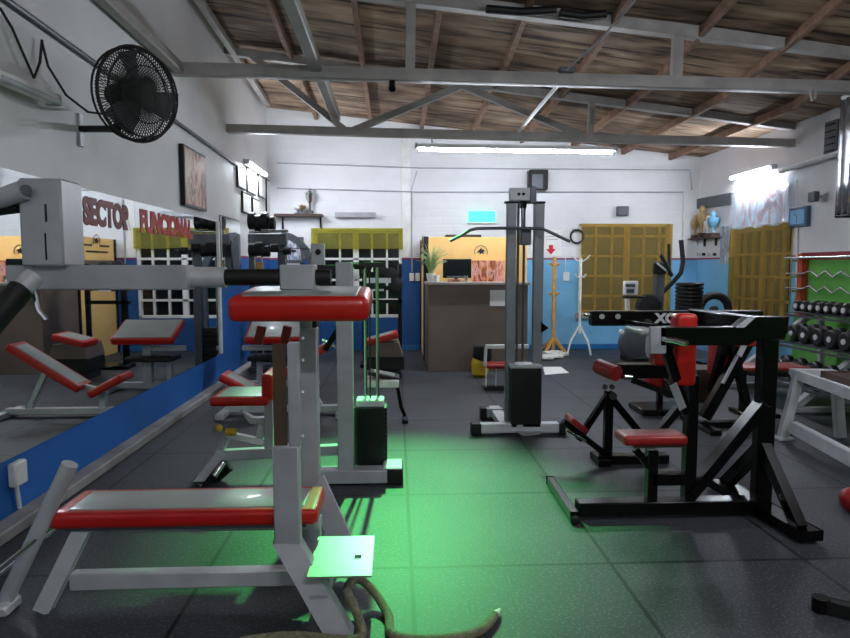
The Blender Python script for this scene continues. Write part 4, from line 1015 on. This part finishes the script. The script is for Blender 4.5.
text('lettering', 'XC', M.pale, .085, P(656, 318, 4.09).x, 4.095, P(660, 322.5, 4.09).z, (1, 0, 0), (0, 0, 1), bm_, bold=.005, sx=1.1)
MB().lathe(P(707, 321, 4.09), [(.02, -.004), (.022, 0), (.001, .001)], 16, 'Y').build('badge', M.pale, bm_)
MB().box(P(699, 319, 4.09), P(715, 325, 4.1), .01, 2).build('badge', M.pale, bm_)
MB().box(P(651, 327, 3.22), P(664, 353, 3.25), .004).build('arm_plate', M.grey, bm_)
MB().tube([P(664, 339, 3.2), P(676, 341, 3.1), P(687, 344, 3.05)], .015).build('handle', M.chrome, bm_)
pad(MB(), P(640, 336, 3.5), P(664, 326, 3.75), .02).build('grey_pad', M.top, bm_)
pad(MB(), P(655, 366, 3.9), P(663, 335, 4.0), .015).build('red_pad', M.redd, bm_)
MB().cyl((px1, Yr-.08, P(680, 336).z), (px1, Yr-.1, P(680, 336).z), .02, n=10).build('bolt', M.chrome, bm_)
MB().bar((P(664, 420, 3.26).x+.02, 3.26, zn0+.03), (P(668, 420, 3.4).x, 3.45, P(680, 352, 3.4).z), .05, .05, (1, 0, 0)).build('pad_link', M.black, bm_)
MB().bar((P(656, 420, 3.9).x, 3.95, zf0-.02), (P(656, 420, 3.9).x, 4.12, zf0+.03), .04, .04, (1, 0, 0)).build('pad_link', M.black, bm_)
MB().bar((P(652, 420, 3.6).x, 3.6, zn0+.06), (P(652, 420, 3.6).x, 4.12, zf0+.03), .03, .03, (1, 0, 0)).build('pad_link', M.black, bm_)
# ------------------------------------------------------------ 6. black leg curl behind it
lc_ = thing('leg_curl_machine', (1.7, 4.55, 0), 'black triangular leg machine with red roller, left of the row machine', 'exercise machine')
Yc = 4.55
P = lambda x, y, Y=Yc: aY(x, y, Y)
MB().box((P(600, 425).x, Yc-.05, .0), (P(668, 425).x, Yc+.04, .07), .006).build('base_rail', M.black, lc_)
MB().box((P(598, 425).x-.02, Yc-.1, 0), (P(608, 425).x, Yc+.12, .06), .008).build('foot_bar', M.black, lc_)
MB().box((P(604, 425).x, Yc-.03, .06), (P(612, 425).x, Yc+.03, P(612, 391).z), .005).build('upright', M.black, lc_)
MB().bar(P(609, 393), P(578, 440), .045, .05, (0, 1, 0)).build('front_strut', M.black, lc_)
MB().bar(P(611, 398), P(644, 438), .05, .06, (0, 1, 0)).build('rear_strut', M.black, lc_)
MB().bar(P(655, 436), P(690, 394), .05, .06, (0, 1, 0)).build('rear_strut', M.black, lc_)
MB().bar(P(644, 436), P(656, 436), .05, .06, (0, 0, 1)).build('joint', M.black, lc_)
MB().bar(P(650, 436), V((P(650, 425).x, Yc, .05)), .05, .05, (0, 1, 0)).build('rear_post', M.black, lc_)
MB().bar(P(563, 421), P(608, 456), .045, .06, (0, 1, 0)).build('lower_arm', M.black, lc_)
for (x, y, r) in ((605, 387, .02), (612, 387, .02), (613, 396, .03)): MB().cyl(P(x, y, Yc-.07), P(x, y, Yc+.05), r, n=12).build('pivot', M.stack, lc_)
MB().bar(P(566, 430, Yc-.1), P(586, 441, Yc-.1), .02, .03, (0, 1, 0)).build('chrome_bar', M.chrome, lc_)
rm = MB(); pad(rm, (-.075, -.09, -.022), (.075, .09, .022), .015); rm.xf(Matrix.Translation(P(576, 423, Yc)) @ Matrix.Rotation(math.radians(38), 4, 'Y')).build('foot_pad', M.redd, lc_)
# red roller and arm belong to it
rp, rq = P(599, 366.5, 4.5), P(616, 373.5, 4.34)
MB().tube([rp+(rq-rp)*-.03, rp, rq, rq+(rq-rp)*.03], .056, 18).build('knee_roller', M.redd, lc_)
MB().box((P(619, 370, 4.4).x, 4.36, P(612, 378, 4.4).z), (P(668, 370, 4.4).x, 4.46, P(612, 364, 4.4).z), .006).build('roller_arm', M.black, lc_)
MB().cyl(P(624, 377, 4.3), P(632, 377, 4.3), .018).build('peg', M.chrome, lc_)
MB().bar(P(664, 371, 4.42), P(684, 398, 4.55), .05, .05, (0, 1, 0)).build('roller_link', M.black, lc_)
# ------------------------------------------------------------ 7. A-frame machine behind
af = thing('chest_press_machine', (2.6, 5.6, 0), 'black A-framed machine with red pads behind the row machine', 'exercise machine')
Yd = 5.55
P = lambda x, y, Y=Yd: aY(x, y, Y)
MB().bar(P(757, 325), aY(704, 418, Yd), .09, .09, (0, 1, 0)).build('long_brace', M.black, af)
MB().bar(P(731, 338), P(748, 412), .07, .07, (0, 1, 0)).build('short_brace', M.black, af)
MB().bar(P(725, 340), P(712, 392, 5.75), .07, .07, (0, 1, 0)).build('back_brace', M.black, af)
MB().box((P(698, 390).x, Yd-.04, 0), (P(752, 390).x, Yd+.05, .06), .006).build('base_rail', M.black, af)
MB().box((P(700, 390).x-.04, Yd-.3, 0), (P(700, 390).x+.06, Yd+.3, .05), .006).build('foot_bar', M.black, af)
MB().bar(P(739, 356, 5.48), P(752, 328, 5.48), .05, .006, (0, 1, 0)).build('label_plate', M.pale, af)
MB().bar(P(723, 383, 5.48), P(737, 356, 5.48), .02, .02, (0, 1, 0)).build('light_strip', M.grey, af)
pad(MB(), P(717, 376, 5.65), P(729, 342, 5.85), .02).build('back_pad', M.redd, af)
pad(MB(), P(735, 347, 5.5), P(752, 337, 5.75), .02).build('arm_pad', M.redd, af)
MB().box(P(722, 347, 5.55), P(757, 338, 5.63), .006).build('top_link', M.black, af)
# red flat bench
fbn = thing('flat_bench', P(770, 400, 5.85), 'red flat bench behind the black upright of the row machine', 'bench')
P = lambda x, y, Y=5.85: aY(x, y, Y)
pad(MB(), P(745, 371), P(790, 362, 6.2), .025).build('pad', M.redd, fbn)
MB().box(P(750, 374, 5.87), P(786, 371, 6.15), .003).build('frame', M.black, fbn)
for x in (752, 780): MB().bar(V((P(x, 370).x, 6.0, P(765, 373).z)), V((P(x, 370).x, 6.0, .04)), .05, .05).build('leg', M.black, fbn)
for x in (752, 780): MB().box((P(x, 370).x-.03, 5.85, 0), (P(x, 370).x+.03, 6.2, .04), .006).build('foot_bar', M.black, fbn)
# squat pads machine behind: dark with plates
P = lambda x, y, Y=6.2: aY(x, y, Y)
hk = thing('hip_machine', P(665, 396), 'dark low machine with red pad and stacked plates behind row machine', 'exercise machine')
pad(MB(), P(650, 388), P(664, 372, 6.4), .02).build('pad', M.redd, hk)
MB().bar(P(632, 380, 6.2), P(682, 398, 6.0), .05, .06, (0, 1, 0)).build('rail', M.black, hk)
weight_stack(hk, P(663, 385).x, P(682, 385).x, 6.1, 6.25, P(670, 396).z, P(670, 366).z, 7)
MB().box((P(636, 385).x, 6.0, 0), (P(690, 385).x, 6.4, .06), .01).build('base', M.black, hk)
MB().bar((P(664, 385).x, 6.3, .04), (P(664, 385).x, 6.3, P(670, 360).z), .05, .05).build('post', M.black, hk)
single('wooden_box', MB().box(V((P(696, 385, 6.6).x, 6.6, 0)), V((P(722, 385, 6.6).x, 6.95, P(670, 370, 6.6).z)), .006), M.brown, 'dark brown wooden box on the floor behind the A-framed machine', 'box')
# ------------------------------------------------------------ cardio corner
P = lambda x, y, Y=9.6: aY(x, y, Y)
el = thing('elliptical_trainer', aZ(668, 362), 'dark elliptical trainer with tall curved handles before yellow window', 'elliptical trainer')
MB().bar(V((P(656, 320).x, 9.6, .1)), P(660, 262), .13, .12, (0, 1, 0)).build('column', M.dgrey, el)
MB().tube([P(663, 292), P(674, 281), P(681, 273), P(683, 262), P(682, 250), P(681, 240)], .035, 12).build('handle', M.rubber, el)
MB().tube([P(672, 276, 9.4), P(667, 266, 9.4), P(661, 255, 9.4)], .03, 12).build('handle', M.rubber, el)
MB().tube([P(669, 250, 9.9), P(669, 244, 9.9), P(669, 275, 9.9)], .025, 12).build('handle', M.rubber, el)
MB().box(P(654, 263, 9.5), P(665, 274, 9.56), .01).build('console', M.stack, el)
MB().bar(P(657, 263, 9.42), P(673, 276, 9.42), .03, .02, (0, 1, 0)).build('console_rail', M.pale, el)
MB().lathe(P(648, 306, 9.6), [(.05, -.1), (.17, -.08), (.19, 0), (.17, .08), (.05, .1)], 28, 'Y').build('flywheel_cover', M.rubber, el)
MB().box((P(625, 320).x, 9.3, 0), (P(682, 320).x, 9.8, .1), .02).build('base', M.rubber, el)
MB().bar(V((P(640, 320).x, 9.5, .1)), P(655, 320), .1, .1).build('lower_arm', M.dgrey, el)
bk = thing('exercise_bike', aZ(632, 362), 'exercise bike with white framed display and dark handlebar', 'exercise bike')
MB().bar(V((P(629, 320, 9.0).x, 9.0, .3)), P(627, 297, 9.0), .05, .05, (0, 1, 0)).build('stem', M.white, bk)
MB().box(P(624, 281, 8.98), P(637, 295, 9.02), .008).build('display_case', M.white, bk)
MB().box(P(626, 284, 8.97), P(635, 287, 8.98), 0).build('screen', M.dgrey, bk); MB().box(P(626.5, 289, 8.97), P(634, 293, 8.98), 0).build('keypad', M.dgrey, bk)
MB().tube([P(623, 297, 8.9), P(632, 297, 9.0), P(645, 297, 9.1)], .02).build('handlebar', M.grime, bk)
MB().lathe(P(634, 343, 9.0), [(.05, -.08), (.22, -.06), (.24, 0), (.22, .06), (.05, .08)], 28, 'Y').build('wheel_cover', M.dgrey, bk)
MB().lathe(P(652, 346, 8.8), [(.04, -.05), (.17, -.04), (.17, .04), (.04, .05)], 28, 'X').build('fan_wheel', M.grey, bk)
MB().bar(P(620, 330, 9.0), P(634, 343, 9.0), .05, .05).build('fork', M.white, bk)
MB().box((P(610, 320, 9).x, 8.85, 0), (P(662, 320, 9).x, 9.1, .07), .015).build('base', M.grime, bk)
MB().bar(P(652, 346, 9.0), V((P(652, 320, 9).x, 9.0, .05)), .06, .06).build('seat_post', M.dgrey, bk)
# tyre stack of plates
P = lambda x, y, Y=8.6: aY(x, y, Y)
c = P(689, 300); 
zz = P(689, 282).z; k = 0
pst = thing('plate_rack', (c.x, 8.6, 0), 'black stand under the column of black discs by the blue wall', 'stand')
MB().box((c.x-.2, 8.4, 0), (c.x+.2, 8.8, .08), .01).build('base', M.black, pst)
MB().bar((c.x, 8.6, .08), (c.x, 8.6, .75), .1, .1).build('post', M.black, pst)
MB().box((c.x-.2, 8.42, .75), (c.x+.2, 8.78, .785), .01).build('top', M.black, pst)
ordd = ['first', 'second', 'third', 'fourth', 'fifth', 'sixth', 'seventh', 'eighth', 'ninth']
nD = 9; z0 = .787; dz = (zz-z0)/nD
for k in range(nD):
    z = z0+k*dz; r = .185
    single('stacked_disc', MB().lathe((c.x, 8.6, z), [(.04, 0), (r-.01, 0), (r, .01), (r, dz*.65), (r-.012, dz*.85), (.04, dz*.97)], 28), M.stack,
           f'black disc in column by the blue wall, {ordd[k]} of nine from the bottom', 'weight disc', 'column of black discs by the blue wall')
tw = thing('gym_tyre', P(715, 306), 'black wheel shaped trainer right of the disc column', 'wheel')
cc = P(714, 310, 9.2)
MB().ring(cc, .22, .06, 'Y', 30, 12).build('wheel', M.rubber, tw); MB().lathe(cc, [(.02, -.03), (.06, -.03), (.06, .03), (.02, .03)], 16, 'Y').build('hub', M.dgrey, tw)
MB().bar(cc, (cc.x, cc.y, .05), .08, .06).build('stand', M.black, tw); MB().box((cc.x-.2, cc.y-.15, 0), (cc.x+.2, cc.y+.15, .05), .01).build('base', M.black, tw)
# ------------------------------------------------------------ barbell rack on green wall
br = thing('barbell_rack', (XR-.05, 7.6, .9), 'rust coloured wall rack post holding bars on the green wall', 'rack')
yP = aX(801, 290, XR-.06).y
MB().box((XR-.09, yP-.04, aX(800, 315, XR).z), (XR-.004, yP+.06, aX(801, 254, XR).z), .005).build('post', M.rust, br)
MB().box((XR-.09, 5.9, .95), (XR-.004, 6.0, 1.6), .005).build('post', M.rust, br)
for y in (259, 275, 290):
    z = aX(801, y, XR-.1).z; 
    for yy in (yP, 5.95): MB().cyl((XR-.02, yy, z-.02), (XR-.2, yy, z-.02), .015).build('hook', M.chrome, br)
zA = aX(801, 258.5, XR-.14).z
def plain_bar(z, label): single('barbell_bar', MB().cyl((XR-.14, 5.7, z), (XR-.14, yP+.25, z), .016, n=12), M.chrome, label, 'bar', 'bars on the wall rack')
plain_bar(zA+.01, 'straight chrome bar on the top hooks of the green wall rack')
for y, lab in ((274.5, 'zigzag curl bar on the middle hooks of the green wall rack'), (289.5, 'zigzag curl bar on the lowest hooks of the green wall rack')):
    z = aX(801, y, XR-.14).z+.01; pts = [(XR-.14, yP+.2, z), (XR-.14, yP-.15, z)]
    for i in range(6): pts.append((XR-.14, yP-.3-.14*i, z+(.04 if i % 2 == 0 else -.03)))
    pts += [(XR-.14, yP-1.2, z), (XR-.14, 5.8, z)]
    single('barbell_bar', MB().tube(pts, .014, 10), M.chrome, lab, 'bar', 'bars on the wall rack')
# ------------------------------------------------------------ dumbbell rack
dbr = thing('dumbbell_rack', (4.7, 7.0, 0), 'long tiered dumbbell rack along the right wall', 'rack')
rows = []
for (xa, ya, xb, yb2, X, n, r) in ((795, 304, 843, 307, 4.84, 7, .098), (779, 332, 843, 341, 4.50, 6, .105), (764, 366, 838, 382, 4.16, 6, .105)):
    a, b_ = aX(xa, ya, X), aX(xb, yb2, X); rows.append((a.y, (a.y-b_.y)/(n-1), (a.z+b_.z)/2-r, X+.16, n+3, r))
tiers = [(R_[3], R_[2]-.015) for R_ in rows]
yF, yN = rows[0][0]+.15, rows[0][0]-3.2
for (x, z) in tiers:
    sh_ = MB().bar((x, yN, z), (x, yF, z), .30, .012, V((0, 0, 1))); sh_.build('shelf', M.dgrey, dbr)
    MB().bar((x-.16, yN, z-.035), (x-.16, yF, z-.035), .012, .03, (0, 0, 1)).build('shelf_lip', M.dgrey, dbr)
for y in (yF-.1, 6.1, yN+.1):
    MB().bar((4.0, y, .03), (5.2, y, .99), .06, .07, (0, 1, 0)).build('side_frame', M.grey, dbr)
    MB().bar((5.2, y, 1.0), (5.25, y, .03), .06, .06, (0, 1, 0)).build('rear_leg', M.grey, dbr)
    MB().box((3.95, y-.04, 0), (5.3, y+.04, .05), .006).build('foot', M.grey, dbr)
def dumbbell(loc, r, label, grp, L=.11):
    d = thing('dumbbell', loc, label, 'dumbbell', grp); x, y, z = loc
    for s in (-1, 1):
        c0 = V((x+s*L, y, z+r))
        MB().lathe(c0, [(.012, -.045), (r*.82, -.045), (r, -.03), (r, .03), (r*.82, .045), (.012, .045)], 20, 'X').build('weight_head', M.stack, d)
        MB().lathe(c0+V((s*.047, 0, 0)), [(.03, -.006), (.032, .006), (.001, .01)], 12, 'X').build('hub_cap', M.pale, d)
    MB().cyl((x-L, y, z+r), (x+L, y, z+r), .014, n=10).build('handle', M.chrome, d)
    return d
ordn = ['farthest', 'second farthest', 'third farthest', 'fourth farthest', 'fifth farthest', 'sixth farthest', 'seventh farthest', 'eighth farthest', 'ninth farthest', 'tenth farthest', 'eleventh farthest', 'twelfth farthest', 'thirteenth farthest']
for ti, (tn, (x, z)) in enumerate(zip(('top', 'middle', 'bottom'), tiers)):
    yS, dS, _z, _x, n, r = rows[ti]; r = min(r, dS*.485)
    proto = None
    for i in range(n):
        y = yS-i*dS
        lab = f'black dumbbell with silver hubs, {ordn[i]} on the {tn} tier of the rack'
        loc = V((x-.0, y, z+.016))
        if proto is None: proto = dumbbell(loc, r, lab, f'dumbbells on the {tn} tier')
        else: copy_tree(proto, loc, lab)
# ------------------------------------------------------------ grey rack bench at right
F_, T_, B_2 = aZ(781, 438), aZ(797, 371, .58), aZ(852, 390, .58)
gb = thing('utility_bench', F_, 'pale grey framed bench stand with brown top at right edge', 'bench')
dv = (B_2-T_); dv.z = 0; dv.normalize(); sd_ = V((-dv.y, dv.x, 0)); sd_ = sd_ if sd_.x > 0 else -sd_
T1 = T_-dv*.05
MB().bar(T1+V((0, 0, -.03)), T_+dv*1.6+V((0, 0, -.03)), .05, .07, (0, 0, 1)).build('top_frame', M.pale, gb)
MB().bar(T1+sd_*.3+V((0, 0, -.03)), T_+dv*1.6+sd_*.3+V((0, 0, -.03)), .05, .07, (0, 0, 1)).build('top_frame', M.pale, gb)
MB().bar(T1+sd_*-.02+V((0, 0, -.02)), T1+sd_*.32+V((0, 0, -.02)), .09, .05, (0, 0, 1)).build('end_frame', M.pale, gb)
q0 = T_+dv*.35+sd_*.14+V((0, 0, .025)); MB().bar(q0, q0+dv*1.2, .22, .05, (0, 0, 1), .01, 2).build('top_board', M.brown, gb)
fo = F_-T_; fo.z = 0
for k in (.03, 1.5):
    c = T_+dv*k
    MB().bar(c+V((0, 0, -.04)), V((c.x, c.y, 0))+fo+V((0, 0, .02)), .07, .06, dv).build('leg', M.pale, gb)
    MB().bar(c+sd_*.3+V((0, 0, -.04)), V((c.x, c.y, 0))-fo*.6+sd_*.3+V((0, 0, .02)), .07, .06, dv).build('leg', M.pale, gb)
    g0 = V((c.x, c.y, .01))+fo; MB().box(g0-V((.07, .06, .01)), g0+V((.07, .06, .012)), .003).build('foot_plate', M.pale, gb)
r0 = aZ(793, 427, .14); MB().bar(r0, r0+dv*1.4, .06, .09, (0, 0, 1)).build('lower_rail', M.pale, gb)
# loose items at right edge
c = aZ(852, 512); single('medicine_ball', MB().sph((c.x, c.y, .075), .075), M.redd, 'small red ball on the floor at the right edge', 'ball')
bt = thing('foot_stand', aZ(842, 615), 'black stand foot at the lower right corner on the floor', 'stand')
c = aZ(846, 618)
MB().bar((c.x-.07, c.y+.06, .03), (c.x+.3, c.y-.2, .03), .05, .05, (0, 0, 1)).build('foot_bar', M.rubber, bt)
MB().bar((c.x+.02, c.y+.02, .03), (c.x+.25, c.y+.1, .03), .05, .04, (0, 0, 1)).build('cross_bar', M.rubber, bt)
MB().cyl((c.x-.07, c.y+.06, .0), (c.x-.07, c.y+.06, .06), .035).build('foot_cap', M.black, bt)
# ------------------------------------------------------------ rope
def smoothpts(p, n=8):
    out = []
    for i in range(len(p)-1):
        p0, p1, p2, p3 = p[max(i-1, 0)], p[i], p[i+1], p[min(i+2, len(p)-1)]
        for k in range(n):
            t = k/n
            out.append(.5*((2*p1)+(p2-p0)*t+(2*p0-5*p1+4*p2-p3)*t*t+(3*p1-p0-3*p2+p3)*t**3))
    return out+[p[-1]]
rp_ = [aZ(x, y, z) for x, y, z in ((240, 642, .02), (290, 636, .02), (345, 640, .02), (362, 634, .04), (354, 606, .08), (347, 589, .12), (358, 579, .12), (374, 592, .06), (388, 615, .02), (392, 634, .02), (420, 640, .02), (460, 637, .02), (484, 628, .02), (495, 615, .02))]
rope = thing('battle_rope', rp_[1], 'beige training rope lying on the floor at the bottom edge', 'rope')
MB().tube(smoothpts(rp_), .019, 10).build('rope', M.rope, rope)
e0, e1 = rp_[-1], rp_[-1]+(rp_[-1]-rp_[-2]).normalized()*.05
MB().cyl(e0, e1, .018, .006, n=10).build('rope_tip', M.white, rope)
# ------------------------------------------------------------ world / output look
w = bpy.data.worlds.new('world'); C.world = w; w.use_nodes = True
w.node_tree.nodes['Background'].inputs[0].default_value = (.6, .7, .9, 1); w.node_tree.nodes['Background'].inputs[1].default_value = .02
C.view_settings.view_transform = 'Standard'; C.view_settings.look = 'None'; C.view_settings.gamma = 1
C.view_settings.use_curve_mapping = False; C.view_settings.exposure = 2.05
